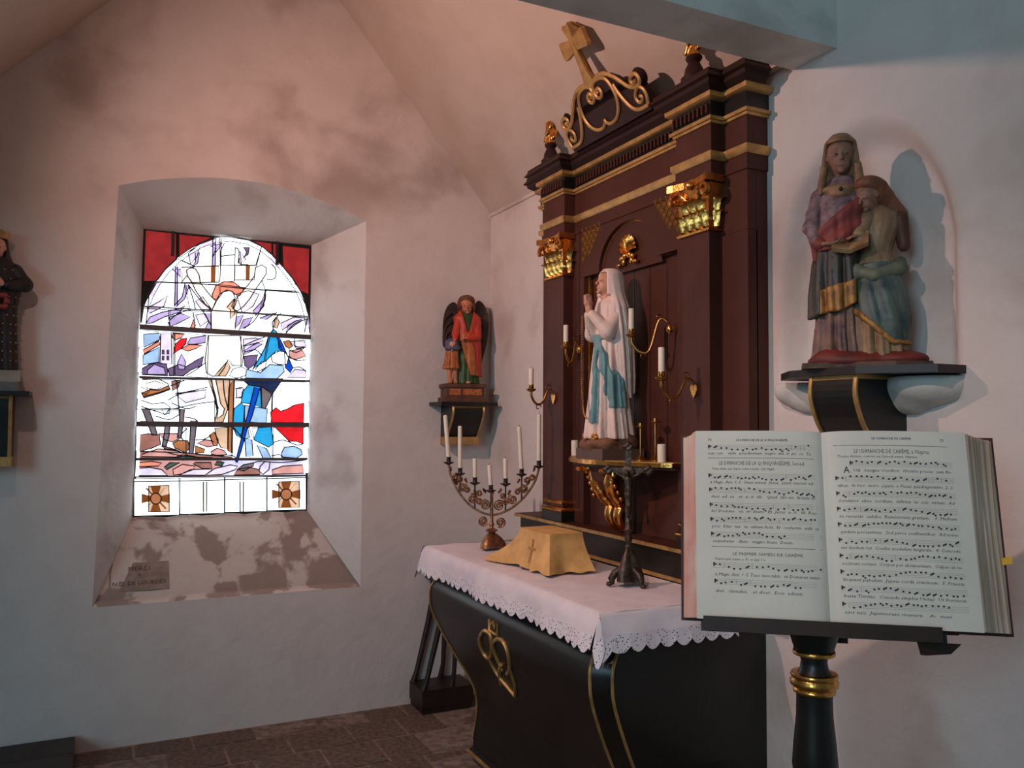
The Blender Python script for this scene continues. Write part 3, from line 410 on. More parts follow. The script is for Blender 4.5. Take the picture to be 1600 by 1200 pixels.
# shell with a ribbon bow below
sh = []
for i, a in enumerate(np.linspace(-1.45, 1.45, 37)):
    rib = abs(math.cos(i*math.pi/4)); R = .082*(1-.10*abs(a))*(.93+.07*rib); row = []
    for k in range(7): t = k/6; row.append((-.078-.022*math.sin(t*math.pi*.8)*(.55+.45*rib)-.004, R*t*math.sin(a), 2.335+R*t*math.cos(a)))
    sh.append(row)
G().sheet(sh).obj('shell', GOLD, ret, smooth=50)
g = G()
for s in (-1, 1):
    for k in range(3): g.ball((-.09, s*(.018+.022*k), 2.325-.009*k*k), (.014, .017, .017-.003*k), 8)
    g.ball((-.088, s*.03, 2.30), (.01, .012, .018), 8)
g.obj('shell_knot', GOLD, ret, smooth=60)
# pilasters
def leaf(w, h, curl, lobes=5, nu=7, nv=9):
    """acanthus leaf standing on z = 0, bulging to -x and curling out at the tip"""
    rows = []
    for j in range(nv):
        t = j/(nv-1); ww = w*(.62+.5*math.sin(math.pi*min(1, t*1.02))**.8*(1-.35*t))*(1+.16*math.cos(t*lobes*2*math.pi)); z = h*(t-.18*max(0, t-.62)**2*6); x = -curl*(t**2.2)-.004
        if t > .8: z -= h*(t-.8)*.9
        rows.append([(x-.010*(1-abs(u))*(1+.3*math.cos(u*9))+.012*abs(u)**2, ww*u*.5, z) for u in np.linspace(-1, 1, nu)])
    return rows
def thick(rows, t=.006):
    R = np.array(rows); B = R+np.array((t, 0, 0)); g = G().sheet(R); g.sheet(B[:, ::-1]); return g
for s in (-1, 1):
    y0, y1 = sorted((s*P0, s*P1)); yc = (y0+y1)/2; ww = .098
    G().box(PX, BX+.01, y0, y1, 1.135, 2.31).obj('pilaster_shaft', DARK, ret)
    pth = [(BX+.01, y1), (PX, y1), (PX, y0), (BX+.01, y0)]; pth = pth[::-1]
    pth = [(BX+.01, y1), (PX, y1), (PX, y0), (BX+.01, y0)]
    base = G().sweep(pth[::-1], [(0, 1.135), (-.018, 1.135), (-.018, 1.178), (0, 1.178)]); base.obj('pilaster_plinth', BLACK, ret)
    G().sweep(pth[::-1], [(0, 1.178), (-.016, 1.178), (-.022, 1.186), (-.016, 1.198), (0, 1.202)]).obj('base_torus', GOLD, ret, smooth=50)
    G().sweep(pth[::-1], [(0, 1.216), (-.009, 1.216), (-.013, 1.222), (-.008, 1.232), (0, 1.234)]).obj('base_ring', GOLD, ret, smooth=50)
    G().sweep(pth[::-1], [(0, 2.300), (-.012, 2.302), (-.016, 2.309), (-.010, 2.318), (0, 2.320)]).obj('necking', GOLD, ret, smooth=50)
    G().add(*(lambda b: (b.v, b.f))(G().sweep(pth[::-1], [(0, 2.318), (-.004, 2.32), (-.008, 2.40), (-.022, 2.475), (0, 2.48)]))).obj('capital_bell', GOLD, ret, smooth=40)
    for row, (zz, hh, cu, ks) in enumerate(((2.318, .078, .024, (-1.35, -.45, .45, 1.35)), (2.360, .085, .040, (-.9, 0, .9)))):
        for k in ks: thick([[(PX-.006+p[0], yc+k*.047+p[1], zz+p[2]) for p in r] for r in leaf(.042, hh, cu)]).obj('acanthus_leaf', GOLD, ret, smooth=50)
        for sd_ in (-1, 1):   # side faces of the capital
            thick([[(-.118-p[1]*.8, yc+sd_*(.080-p[0]*.9), zz+p[2]) for p in r] for r in leaf(.05, hh, cu)], .004).obj('acanthus_leaf', GOLD, ret, smooth=50)
    for k in (-1, 1):          # corner volutes with their stems
        sp = [(PX-.020-.020*t/6.0, yc+k*(.078+.004*t-(.033-.0042*t)*math.cos(t)), 2.444+(.033-.0042*t)*math.sin(t)) for t in np.linspace(0, 6.2, 26)]
        G().tube([(PX-.004, yc+k*.02, 2.39), (PX-.012, yc+k*.035, 2.43)]+sp, .0115, 6).obj('volute', GOLD, ret, smooth=60)
        sp = [(PX-.012, yc+k*(.022-(.016-.002*t)*math.cos(t)), 2.448+(.016-.002*t)*math.sin(t)) for t in np.linspace(0, 5.5, 18)]
        G().tube(sp, .006, 6).obj('inner_volute', GOLD, ret, smooth=60)
    G().ball((PX-.03, yc, 2.482), (.014, .02, .018), 10).obj('fleuron', GOLD, ret, smooth=60)
    ab = [(BX+.01, yc-.108), (PX-.045, yc-.114), (PX-.036, yc-.09), (PX-.022, yc-.04), (PX-.022, yc+.04), (PX-.036, yc+.09), (PX-.045, yc+.114), (BX+.01, yc+.108)]
    G().prism([(x, y, 2.478) for x, y in ab], (0, 0, .026)).obj('abacus', GOLD, ret)
# entablature: body plus breaks forward above the pilasters
EP = [(-.004, HW), (BX, HW), (BX, P1+.02), (PX-.005, P1+.02), (PX-.005, P0-.02), (BX, P0-.02), (BX, -P0+.02), (PX-.005, -P0+.02), (PX-.005, -P1-.02), (BX, -P1-.02), (BX, -HW), (-.004, -HW)]
def ent(name, prof, m, sm=None): 
    o = G().sweep([(x, y) for x, y in EP[::-1]], [(-a, z) for a, z in prof]); return o.obj(name, m, ret, smooth=sm)
G().box(BX+.03, -.004, -HW+.01, HW-.01, 2.50, 2.84).obj('entablature_core', DARK, ret)
ent('architrave', [(-.03, 2.500), (.006, 2.500), (.006, 2.556), (-.03, 2.556)], DARK)
ent('architrave_moulding', [(-.01, 2.552), (.010, 2.554), (.020, 2.566), (.020, 2.584), (-.01, 2.586)], GPAINT, 40)
ent('frieze', [(-.03, 2.584), (.004, 2.584), (.004, 2.69), (-.03, 2.69)], DARK)
ent('frieze_moulding', [(-.01, 2.688), (.012, 2.69), (.014, 2.699), (.022, 2.700), (.024, 2.712), (-.01, 2.714)], GPAINT, 40)
ent('dentil_band', [(-.03, 2.712), (.012, 2.712), (.012, 2.772), (-.03, 2.772)], BLACK)
dm = G().box(-.012, .0, -.0045, .0045, -.017, .017).obj('dentil', DARK); dme = dm.data; bpy.data.objects.remove(dm)
for k in range(32):
    y = -.385+k*.0248
    o = bpy.data.objects.new('dentil', dme); COL.objects.link(o); o.parent = ret; o.location = (BX-.012, y, 2.742)
for s in (-1, 1):
    for k in range(9):
        o = bpy.data.objects.new('dentil', dme); COL.objects.link(o); o.parent = ret; o.location = (PX-.017, s*(.436+k*.0245), 2.742)
ent('cornice_moulding', [(-.01, 2.770), (.022, 2.772), (.034, 2.780), (.036, 2.796), (-.01, 2.798)], GPAINT, 40)
EC = EP[1:-1]
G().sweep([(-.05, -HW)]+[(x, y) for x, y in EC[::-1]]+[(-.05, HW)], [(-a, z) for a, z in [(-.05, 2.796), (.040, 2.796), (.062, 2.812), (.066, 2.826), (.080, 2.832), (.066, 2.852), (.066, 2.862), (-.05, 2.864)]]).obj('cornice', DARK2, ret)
# urn finials with gilded flames
for s in (-1, 1):
    c = (-.165, s*.552, 2.8655)
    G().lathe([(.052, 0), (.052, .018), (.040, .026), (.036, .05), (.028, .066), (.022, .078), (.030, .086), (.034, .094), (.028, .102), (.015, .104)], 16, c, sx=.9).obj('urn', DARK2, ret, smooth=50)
    fl = U(.006, *[con((c[0]+.026*math.cos(a)*r_, c[1]+.030*math.sin(a)*r_, c[2]+.105+.011*k), (c[0]+.026*math.cos(a+.8)*r_, c[1]+.030*math.sin(a+.8)*r_, c[2]+.138+.011*k), .011, .005) for k, (a, r_) in enumerate([(q*2.4, 1-.035*q) for q in range(9)])], con((c[0], c[1], c[2]+.100), (c[0], c[1], c[2]+.200), .022, .020))
    carve('flame', fl, (c[0]-.05, c[1]-.055, c[2]+.07), (c[0]+.05, c[1]+.055, c[2]+.26), .0032, GOLD, ret)
# scrolled cresting with the cross, leaning forward under the sloping ceiling
def mir(p): return [(-a, b) for a, b in p]
heart = [(.030, .150), (.022, .160), (.030, .172), (.046, .166), (.050, .146), (.034, .132), (.012, .140), (.004, .168), (.018, .196), (.052, .205), (.094, .196), (.118, .170), (.130, .126), (.128, .084), (.110, .048), (.075, .022), (.030, .017), (.004, .032), (0, .047)]
outer = [(.012, .194), (.052, .214), (.108, .210), (.156, .180), (.190, .146), (.226, .110), (.262, .094), (.290, .094), (.303, .112), (.296, .134), (.272, .142), (.252, .128), (.256, .110), (.272, .110), (.276, .122)]
legp = [(.140, .150), (.152, .110), (.176, .060), (.204, .024), (.240, .008), (.300, .007)]
vol2 = [(.280, .090), (.254, .076), (.243, .054), (.252, .033), (.274, .034), (.280, .048), (.268, .054)]
vol2b = [(.280, .090), (.302, .072), (.308, .044), (.300, .010)]
g = G(); bk = [(0, .19), (.02, .196), (.06, .208), (.11, .203), (.155, .174), (.19, .14), (.226, .106), (.265, .09), (.292, .094), (.302, .112), (.295, .132), (.275, .140), (.262, .136), (.29, .14), (.306, .116), (.300, .092), (.304, .07), (.31, .044), (.303, .0)]
bk = [(0, .19), (.02, .196), (.06, .208), (.11, .203), (.155, .174), (.19, .14), (.226, .106), (.255, .098), (.252, .126), (.272, .141), (.296, .134), (.303, .112), (.295, .092), (.304, .07), (.308, .044), (.302, .0)]
poly = bk+[(0, 0)]+[(-a, b) for a, b in bk[::-1]][:-1]; poly = bk+[(-a, b) for a, b in bk[::-1]][:-1]
# prism as a strip of columns so that the concave outline fills cleanly
import bmesh
def flat_shape(poly, x0, x1):
    bm = bmesh.new(); vs_ = [bm.verts.new((x0, -a, b)) for a, b in poly]; f = bm.faces.new(vs_); bmesh.ops.triangulate(bm, faces=[f]); r = bmesh.ops.extrude_face_region(bm, geom=list(bm.faces)); 
    for v in r['geom']:
        if isinstance(v, bmesh.types.BMVert): v.co.x = x1
    bmesh.ops.recalc_face_normals(bm, faces=bm.faces); V = [tuple(v.co) for v in bm.verts]; bm.verts.index_update(); F = [tuple(v.index for v in q.verts) for q in bm.faces]; bm.free(); return V, F
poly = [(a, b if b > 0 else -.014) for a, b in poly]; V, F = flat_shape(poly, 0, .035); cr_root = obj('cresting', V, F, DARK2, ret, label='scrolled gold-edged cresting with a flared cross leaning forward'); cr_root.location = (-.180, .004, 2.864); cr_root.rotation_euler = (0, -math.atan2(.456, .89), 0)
for nm, pts, r in (('heart_scroll', heart, .0085), ('outer_scroll', outer, .0095), ('leg_scroll', legp, .009), ('volute', vol2, .008), ('side_edge', vol2b, .008)):
    for q in (pts, mir(pts)):
        G().tube([(-.004, -a, b) for a, b in cr(q, 4)], r, 6, nrm=(1, 0, 0), flat=.8).obj(nm, GPAINT, cr_root, smooth=60)
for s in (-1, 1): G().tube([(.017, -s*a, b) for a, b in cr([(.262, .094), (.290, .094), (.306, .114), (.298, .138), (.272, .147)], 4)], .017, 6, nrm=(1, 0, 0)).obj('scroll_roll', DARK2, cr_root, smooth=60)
crs = [(0, .188), (.026, .198), (.034, .212), (.018, .26), (.011, .352), (.086, .340), (.094, .352), (.090, .378), (.092, .412), (.084, .420), (.014, .404), (.034, .462), (.020, .470), (0, .462)]
V, F = flat_shape(crs+[(-a, b) for a, b in crs[1:-1]][::-1], -.010, .012); obj('cross', V, F, GPAINT, cr_root)
# gradin under the retable
gr = thing('gradin', 'dark stepped shelf with a pale gold edge behind the altar table', 'shelf', (0, YC, 0))
G().box(-.150, -.004, -.80, .89, .9935, 1.118).obj('riser', BLACK, gr)
G().box(-.172, -.004, -.82, .91, 1.118, 1.134).obj('shelf_board', DARK, gr)
G().box(-.177, -.170, -.82, .91, 1.119, 1.133).obj('gold_edge', GPAINT, gr)
G().box(-.157, -.150, -.80, .89, 1.004, 1.018).obj('foot_moulding', GPAINT, gr)
# ================================================================== altar
def mir_y(y): return y
alt = thing('altar', 'black bombe altar with gold edge lines and a gold monogram on its front', 'altar', (0, 0, 0))
PROF = [(.0, .0), (.0, .035), (.030, .040), (.032, .055), (.012, .062), (.016, .11), (.0, .218), (.003, .31), (.036, .397), (.097, .505), (.157, .621), (.190, .70), (.200, .755), (.195, .817), (.146, .886), (.10, .93), (.10, .985)]
pf = cr(PROF[5:], 4); pf = [tuple(p) for p in PROF[:5]]+[tuple(p) for p in pf]
YL, YR, XF, CH = -.865, -2.205, -.475, .05
AP = [(-.004, YL), (XF+CH, YL), (XF, YL-CH), (XF, YR+CH), (XF+CH, YR), (-.004, YR)]
def aplan(a): b = .55*a; return [(-.004, YL+.135), (XF-a+CH, YL+b), (XF-a, YL-CH+b), (XF-a, YR+CH-b), (XF-a+CH, YR-b), (-.004, YR-.135)]
o = G().sheet([[(x, y, z) for x, y in aplan(a)] for a, z in pf]); o.add([(x, y, .985) for x, y in aplan(.10)], [tuple(range(6))]); o.add([(x, y, 0) for x, y in aplan(0)], [tuple(range(6))[::-1]]); o.obj('body', BLACK, alt, smooth=35)
def afront(z): return XF-np.interp(z, [p[1] for p in pf[5:]], [p[0] for p in pf[5:]])
zz = [p for p in pf if .07 < p[1] < .935]
for y, sg in ((YL-CH, 1), (YR+CH, -1)):
    G().tube([(XF-a-.002, y+sg*.55*a, z) for a, z in zz], .006, 6).obj('edge_line', GPAINT, alt, smooth=60)
    G().tube([(XF-a+CH, y+sg*(CH+.002+.55*a), z) for a, z in zz], .006, 6).obj('edge_line', GPAINT, alt, smooth=60)
G().tube([(XF-.034, YL-CH+.02, .045), (XF-.034, YR+CH-.02, .045)], .010, 6).obj('base_line', GPAINT, alt, smooth=60)
G().tube([(-.02, YL+.034, .045), (XF+CH-.014, YL+.034, .045), (XF-.034, YL-CH+.016, .045)], .010, 6).obj('base_line', GPAINT, alt, smooth=60)
MON = ([(-1.424, .738), (-1.36, .69), (-1.343, .627), (-1.388, .614), (-1.474, .677), (-1.499, .739), (-1.451, .747), (-1.424, .738)], [(-1.496, .593), (-1.50, .692), (-1.552, .735), (-1.615, .743), (-1.643, .704), (-1.612, .641), (-1.535, .588)], [(-1.388, .614), (-1.40, .55), (-1.49, .478)], [(-1.60, .63), (-1.565, .55), (-1.49, .478)], [(-1.508, .621), (-1.43, .56), (-1.38, .50)], [(-1.485, .80), (-1.49, .756), (-1.56, .755), (-1.566, .803), (-1.546, .778), (-1.525, .80), (-1.505, .778), (-1.485, .80)])
for k, q in enumerate(MON):
    c = cr(q, 5) if k < 5 else np.array(q); G().tube([(afront(z)-.002, y, z) for y, z in c], .009 if k < 5 else .007, 6).obj('monogram', GPAINT, alt, smooth=60)
# cloth with lace border
lin = thing('altar_cloth', 'white linen cloth with scalloped lace border covering the altar top', 'tablecloth', (0, 0, 0))
x0, x1, y0, y1, zt = -.69, -.162, -.735, -2.345, .992
def wav(y): return .004*math.sin(y*9)+.003*math.sin(y*23+1)
ny = 90; rows = []
for j in range(ny+1):
    y = y0+(y1-y0)*j/ny; r_ = [(x1+(x0+.03-x1)*i/8, y, zt+.008+.002*math.sin(i*2+y*5)) for i in range(9)]
    r_ += [(x0+.012, y, zt+.005), (x0+.002, y, zt-.008)]+[(x0-.004-.012*t+wav(y)*t*1.6, y, zt-.008-.052*t) for t in (.33, .66, 1)]; rows.append(r_)
G().sheet(rows).obj('linen_top', LINEN, lin, smooth=60)
LACE = bpy.data.materials.new('lace'); LACE.use_nodes = True; nt = LACE.node_tree; bs = nt.nodes['Principled BSDF']; bs.inputs['Base Color'].default_value = (*srgb((228, 222, 230)), 1); bs.inputs['Roughness'].default_value = .9
tcn = nt.nodes.new('ShaderNodeTexCoord'); vo = nt.nodes.new('ShaderNodeTexVoronoi'); vo.inputs['Scale'].default_value = 110; nt.links.new(tcn.outputs['Object'], vo.inputs['Vector'])
cm = nt.nodes.new('ShaderNodeMath'); cm.operation = 'LESS_THAN'; cm.inputs[1].default_value = .24; nt.links.new(vo.outputs['Distance'], cm.inputs[0])
tb = nt.nodes.new('ShaderNodeBsdfTransparent'); mxs = nt.nodes.new('ShaderNodeMixShader'); nt.links.new(cm.outputs[0], mxs.inputs[0]); nt.links.new(bs.outputs[0], mxs.inputs[1]); nt.links.new(tb.outputs[0], mxs.inputs[2]); nt.links.new(mxs.outputs[0], nt.nodes['Material Output'].inputs[0])
def scal(t, per): return .021*abs(math.sin(math.pi*t/per))**.8
rows = []
for j in range(ny*4+1):
    y = y0+(y1-y0)*j/(ny*4); e = scal(y, .060); rows.append([(x0-.016-.010*t+wav(y)*(1.6+t), y, zt-.058-(.036+e)*t) for t in (0, .3, .6, .85, 1)])
G().sheet(rows).obj('lace_border', LACE, lin, smooth=60)
for yy, sg, nm in ((y1, -1, 'right'), (y0, 1, 'left')):
    rows = []; rl = []
    for j in range(41):
        x = x0+(x1-x0)*j/40; q = 1-min(1, j/4); rows.append([(x, yy-sg*.006, zt+.0095), (x, yy, zt+.007), (x, yy+sg*.006, zt-.004)]+[(x-.006*q*t, yy+sg*(.008+.018*t+.004*math.sin(x*30)*t), zt-.006-.05*t-.012*q*t) for t in (.5, 1)])
    for j in range(161):
        x = x0+(x1-x0)*j/160; q = 1-min(1, j/16); e = scal(x, .060); rl.append([(x-.006*q-.006*q*t, yy+sg*(.026+.010*t+.004*math.sin(x*30)), zt-.056-.012*q-(.036+e+.012*q)*t) for t in (0, .3, .6, .85, 1)])
    G().sheet(rows).obj('linen_end', LINEN, lin, smooth=60); G().sheet(rl).obj('lace_border', LACE, lin, smooth=60)
    w0_ = wav(yy); cr1, cr2 = [], []                                    # the corner fold, hanging to a point
    for k in range(13):
        q = k/12; a = q*math.pi/2; tip = math.sin(2*a)**2; ox, oy = -math.cos(a), sg*math.sin(a)
        cr1.append([(x0+.003*0+ox*o1, yy+oy*o1, zt+zz_-tip*.018*f_) for o1, zz_, f_ in ((-.004, .006, 0), (.004, -.006, 0), (.012, -.032, .6), (.018, -.058, 1))])
        cr2.append([(x0+ox*(.018+(.010+.012*tip)*t), yy+oy*(.022+(.010+.012*tip)*t), zt-.057-.018*tip-(.036+.012*(1-q)*0+.032*tip+.010)*t) for t in (0, .3, .6, .85, 1)])
    G().sheet(cr1).obj('linen_corner', LINEN, lin, smooth=60); G().sheet(cr2).obj('lace_corner', LACE, lin, smooth=60)
# ================================================================== statues
SKIN = mat('painted_flesh', (214, 156, 128), .5, var=.08, scale=25)
SKIN2 = mat('worn_painted_flesh', (150, 108, 88), .6, var=.18, scale=40, bump=.1)
EYE = mat('painted_eye', (40, 28, 24), .5)
def head(parent, c, s, yaw=0, pitch=0, roll=0, m=SKIN, neck=True, eyes=True, name='head'):
    f = turned(HEADN if neck else HEAD, c, s, yaw, pitch, roll); o = carve(name, f, [v-.85*s for v in c], [v+.62*s for v in c], s/34, m, parent)
    if eyes:
        R = Matrix.Rotation(yaw, 3, 'Z') @ Matrix.Rotation(pitch, 3, 'X') @ Matrix.Rotation(roll, 3, 'Y')
        for k in (-1, 1):
            p = R @ Vector((.135*k, -.385, .028)); G().ball((c[0]+p.x*s, c[1]+p.y*s, c[2]+p.z*s), (.034*s, .030*s, .018*s), 8).obj('eye', EYE, o)
    return o
# ------------------------------------------------------------------ shelf with gilded console, and the white figure
cs = thing('statue_console', 'gold-edged bow-fronted shelf on a gilded acanthus bracket in the altarpiece niche', 'shelf', (0, YC, 0))
plan = [(-.096, .39)]+[(-.145-.15*math.cos(t*math.pi/2*.98)**.9 if abs(t) < 1 else -.145, .385*-t) for t in np.linspace(-1, 1, 25)]+[(-.096, -.39)]
def plan_off(o): return [(min(-.096, x-(o if x < -.1 else 0)), y*(1+o*1.2)) for x, y in plan]
for z0, z1, o, m, nm in ((1.418, 1.430, -.02, DARK, 'shelf_underside'), (1.430, 1.446, 0, GOLD, 'gold_edge'), (1.446, 1.449, -.008, GPAINT, 'shelf_top')):
    G().prism([(x, y, z0) for x, y in plan_off(o)], (0, 0, z1-z0)).obj(nm, m, cs)
G().prism([(-.096, 0-.05, 1.42), (-.25, -.05, 1.42), (-.235, -.05, 1.36), (-.17, -.05, 1.28), (-.12, -.05, 1.20), (-.115, -.05, 1.15), (-.096, -.05, 1.142)], (0, .10, 0)).obj('bracket_core', DARK, cs)
for s in (-1, 1):
    carve('acanthus_leaf', U(.008, *[ell((-.215+.075*t-.03*math.sin(t*3.1), s*(.062-.022*t+.004*math.sin(t*19)), 1.40-.155*t), (.020, .034*(1-.45*t)*(1+.18*math.sin(t*25)), .020)) for t in np.linspace(0, 1, 11)], ell((-.262, s*.085, 1.405), (.014, .020, .012)), ell((-.25, s*.070, 1.41), (.02, .03, .012))), (-.30, s*.06-.08, 1.22), (-.11, s*.06+.08, 1.43), .0045, GOLD, cs)
    carve('acanthus_leaf', U(.007, *[ell((-.155+.03*t-.02*math.sin(t*3.1), s*(.036-.006*t), 1.243-.085*t), (.018, .028*(1-.35*t)*(1+.2*math.sin(t*22)), .016)) for t in np.linspace(0, 1, 8)]), (-.22, s*.035-.06, 1.140), (-.09, s*.035+.06, 1.275), .004, GOLD, cs)
    g = G()
    for k in range(5): g.ball((-.19-.012*k, s*(.105-.004*k), 1.29+.026*k), (.012, .008, .011), 8)
    g.ball((-.27, s*.09, 1.405), (.02, .025, .012), 8); g.obj('bracket_beads', GOLD, cs, smooth=60, kind='stuff')
lo_ = thing('virgin_statue', 'white-robed praying statue with blue sash in the altarpiece niche', 'statue', (-.185, YC-.005, 1.449), math.radians(-90))
ROBEW = mat('white_painted_plaster', (240, 214, 200), .5, var=.05, scale=12)
SASH = mat('blue_sash', (112, 158, 160), .5, var=.12, scale=14)
VEIL = mat('ivory_veil', (238, 216, 202), .5, var=.05, scale=12)
ROCK = mat('painted_rock', (140, 92, 62), .7, rgb2=(92, 66, 52), scale=22, bump=.3)
G().box(-.105, .105, -.10, .105, 0, .045).obj('plinth', mat('plinth_brown', (96, 72, 62), .6, var=.1), lo_)
carve('rock', U(.02, ell((0, 0, .045), (.10, .10, .045)), ell((-.05, -.06, .06), (.05, .05, .035)), ell((.05, -.05, .065), (.05, .045, .03)), ell((.06, .05, .07), (.045, .05, .04)), ell((-.05, .05, .06), (.05, .05, .03)), ell((.02, -.09, .065), (.035, .03, .02))), (-.12, -.12, .03), (.12, .12, .13), .005, ROCK, lo_)
RW = [(.085, 0, .0, .094, .100, 1.5), (.11, 0, .0, .092, .098, 1.5), (.25, 0, 0, .080, .084, 1), (.40, 0, .0, .070, .070, .8), (.50, 0, .0, .066, .058, .5), (.60, 0, .0, .072, .055, .3), (.655, 0, .0, .062, .048, .1), (.69, 0, .005, .03, .03, 0)]
rb = robe(RW, 12, .19, .4, 1.5)
carve('robe', rb, (-.12, -.13, .08), (.12, .12, .70), .0048, ROBEW, lo_)
head(lo_, (0, -.012, .742), .105, 0, math.radians(-10), 0)
# veil: shell over head, shoulders and back
VW = [(.26, 0, .055, .060, .050, 1.2), (.34, 0, .035, .082, .066, 1.2), (.45, 0, .028, .088, .068, 1), (.56, 0, .018, .092, .066, .8), (.64, 0, .012, .084, .062, .5), (.70, 0, .012, .058, .056, .3), (.75, 0, .010, .050, .058, .15), (.785, 0, .008, .044, .050, .05), (.802, 0, .008, .026, .030, 0)]
vb = robe(VW, 14, .15, 1.1, 2.0)
vcut = lambda X, Y, Z: np.where(Z > .786, -1., np.where(Z > .69, .030-np.abs(X)-np.clip(Y+.030, -.05, 1)*1.5, np.interp(Z, (.25, .45, .60, .69), (.010, -.012, -.030, -.022))+.25*np.clip(.05-np.abs(X), 0, .05)*2.2-Y))      # open at the front
carve('veil', AND(lambda X, Y, Z: vb(X, Y, Z)-.004, vcut, lambda X, Y, Z: .27+.035*np.sin(np.arctan2(X, Y)*5)-Z), (-.12, -.10, .24), (.12, .13, .82), .0044, VEIL, lo_)
for k in (-1, 1):
    carve('sleeve', U(.02, con((k*.062, .0, .60), (k*.060, -.045, .53), .030, .030), con((k*.060, -.045, .53), (k*.014, -.094, .605), .030, .019)), (-.11, -.13, .47), (.11, .05, .66), .004, ROBEW, lo_)
hp = U(.004, *[con((k*.008, -.098, .612), (k*.007, -.108, .655), .0115, .009) for k in (-1, 1)], *[con((k*.007, -.116+.008*j, .650), (k*.004, -.120+.008*j, .690-.004*abs(j-1.5)), .0052, .004) for k in (-1, 1) for j in range(4)], *[con((k*.011, -.096, .640), (k*.008, -.100, .668), .005, .004) for k in (-1, 1)])
carve('hands', hp, (-.03, -.135, .59), (.03, -.07, .70), .0022, SKIN, lo_)
def strip(pts, w0, w1):
    A = np.array(sorted(pts), float)          # (z, x)
    return lambda X, Y, Z: np.maximum(np.abs(X-np.interp(Z, A[:, 0], A[:, 1])-.004*np.sin(Z*60))-np.interp(Z, (A[0, 0], A[-1, 0]), (w0, w1)), np.maximum(np.maximum(A[0, 0]+.10*(X-A[0, 1])-Z, Z-A[-1, 0]), Y-.03))
rb5 = lambda X, Y, Z: rb(X, Y, Z)-.007
carve('sash', AND(rb5, U(.006, strip([(.215, .088), (.32, .072), (.42, .040), (.52, .005)], .017, .013), strip([(.150, .030), (.28, .024), (.40, .006), (.52, -.012)], .018, .012), lambda X, Y, Z: np.maximum(np.abs(Z-.512)-.011, Y-.0))), (-.12, -.13, .13), (.12, .12, .54), .0036, SASH, lo_)
pth = cr([(-.03, -.115, .60), (-.035, -.115, .45), (-.028, -.118, .30), (-.01, -.12, .20), (.012, -.118, .17)], 16)
g = G()
for p in pth[::1]: g.ball(tuple(p), .0042, 6)
g.obj('rosary', BRASS, lo_, smooth=60, kind='stuff')
for k in (-1, 1): carve('rose', U(.003, *[ell((k*.035+.011*math.cos(a), -.095+.006*math.sin(a*2), .092+.009*math.sin(a)), (.009, .007, .008)) for a in np.linspace(0, 5, 6)]), (k*.035-.03, -.12, .07), (k*.035+.03, -.07, .115), .0022, GOLD, lo_)
# ------------------------------------------------------------------ St Anne group on its shelf
an = thing('statue_group', 'old painted wooden group of a veiled woman teaching a girl to read', 'statue', (-.10, -2.84, 1.764), math.radians(-50))
PUR = mat('worn_purple', (96, 72, 76), .6, rgb2=(134, 104, 88), scale=30, bump=.15); LIL = mat('worn_lilac', (140, 112, 112), .55, rgb2=(92, 72, 80), scale=45, bump=.3, bscale=70)
REDW = mat('worn_red', (142, 58, 52), .6, rgb2=(112, 52, 46), scale=18, bump=.1); TAN = mat('tan_veil', (156, 116, 82), .55, rgb2=(120, 86, 60), scale=25, bump=.1)
DGR = mat('dark_green_mantle', (58, 56, 46), .5, rgb2=(40, 44, 44), scale=16, bump=.1); GLD = mat('worn_gold_lining', (176, 126, 60), .5, .2, rgb2=(128, 86, 44), scale=30, bump=.2)
CRM = mat('cream_dress', (156, 132, 100), .6, rgb2=(128, 100, 74), scale=20, bump=.12); TEAL = mat('blue_green_overskirt', (40, 66, 70), .5, rgb2=(88, 104, 96), scale=14, bump=.12)
SGE = mat('sage_sash', (108, 114, 94), .6, rgb2=(88, 96, 82), scale=18); HAIR = mat('red_brown_hair', (136, 84, 56), .6, rgb2=(110, 66, 44), scale=40, bump=.3, bscale=50); REDB = mat('red_base', (118, 40, 30), .6, rgb2=(88, 36, 30), scale=20)
G().prism([(x, y, 0) for x, y in ((-.165, .06), (-.150, -.085), (.10, -.105), (.195, -.07), (.205, .06))], (0, 0, .016)).obj('plinth', mat('plinth_worn', (98, 76, 60), .7, rgb2=(60, 44, 36), scale=24, bump=.3), an)
carve('ground', U(.015, ell((-.02, -.03, .022), (.12, .07, .030)), ell((.10, -.02, .025), (.09, .065, .028)), ell((-.07, -.05, .03), (.05, .04, .03))), (-.17, -.13, .014), (.21, .08, .07), .005, REDB, an)
aw = [(.03, -.055, -.01, .066, .060, 1.3), (.10, -.055, -.01, .060, .056, 1.2), (.20, -.052, -.005, .056, .052, .9), (.30, -.048, 0, .054, .050, .5), (.36, -.045, 0, .05, .045, .3)]
carve('gown', robe(aw, 11, .26, .2, 2.2), (-.14, -.10, .02), (.04, .08, .37), .0046, PUR, an)
mw = [(.145, -.062, -.012, .066, .062, 1.4), (.22, -.060, -.012, .068, .062, 1.2), (.32, -.055, -.008, .066, .060, .9), (.385, -.05, -.004, .060, .055, .5), (.40, -.05, -.004, .056, .05, .3)]
mb = robe(mw, 8, .24, .9, 3.)
hem = lambda X, Y, Z: (.165+.55*np.clip(X+.05, 0, .2)+.25*np.clip(-.075-X, 0, .2)*-1)-Z
carve('mantle', AND(mb, hem), (-.15, -.11, .12), (.04, .08, .41), .0046, DGR, an)
gl = lambda X, Y, Z: np.maximum(mb(X, Y, Z)-.004, np.maximum(hem(X, Y, Z), np.maximum(Z-(.245+.3*np.clip(X+.06, -.1, .2)), np.maximum(-.10-X, Y+.005))))
carve('mantle_lining', gl, (-.15, -.12, .13), (.04, .02, .32), .0042, GLD, an)
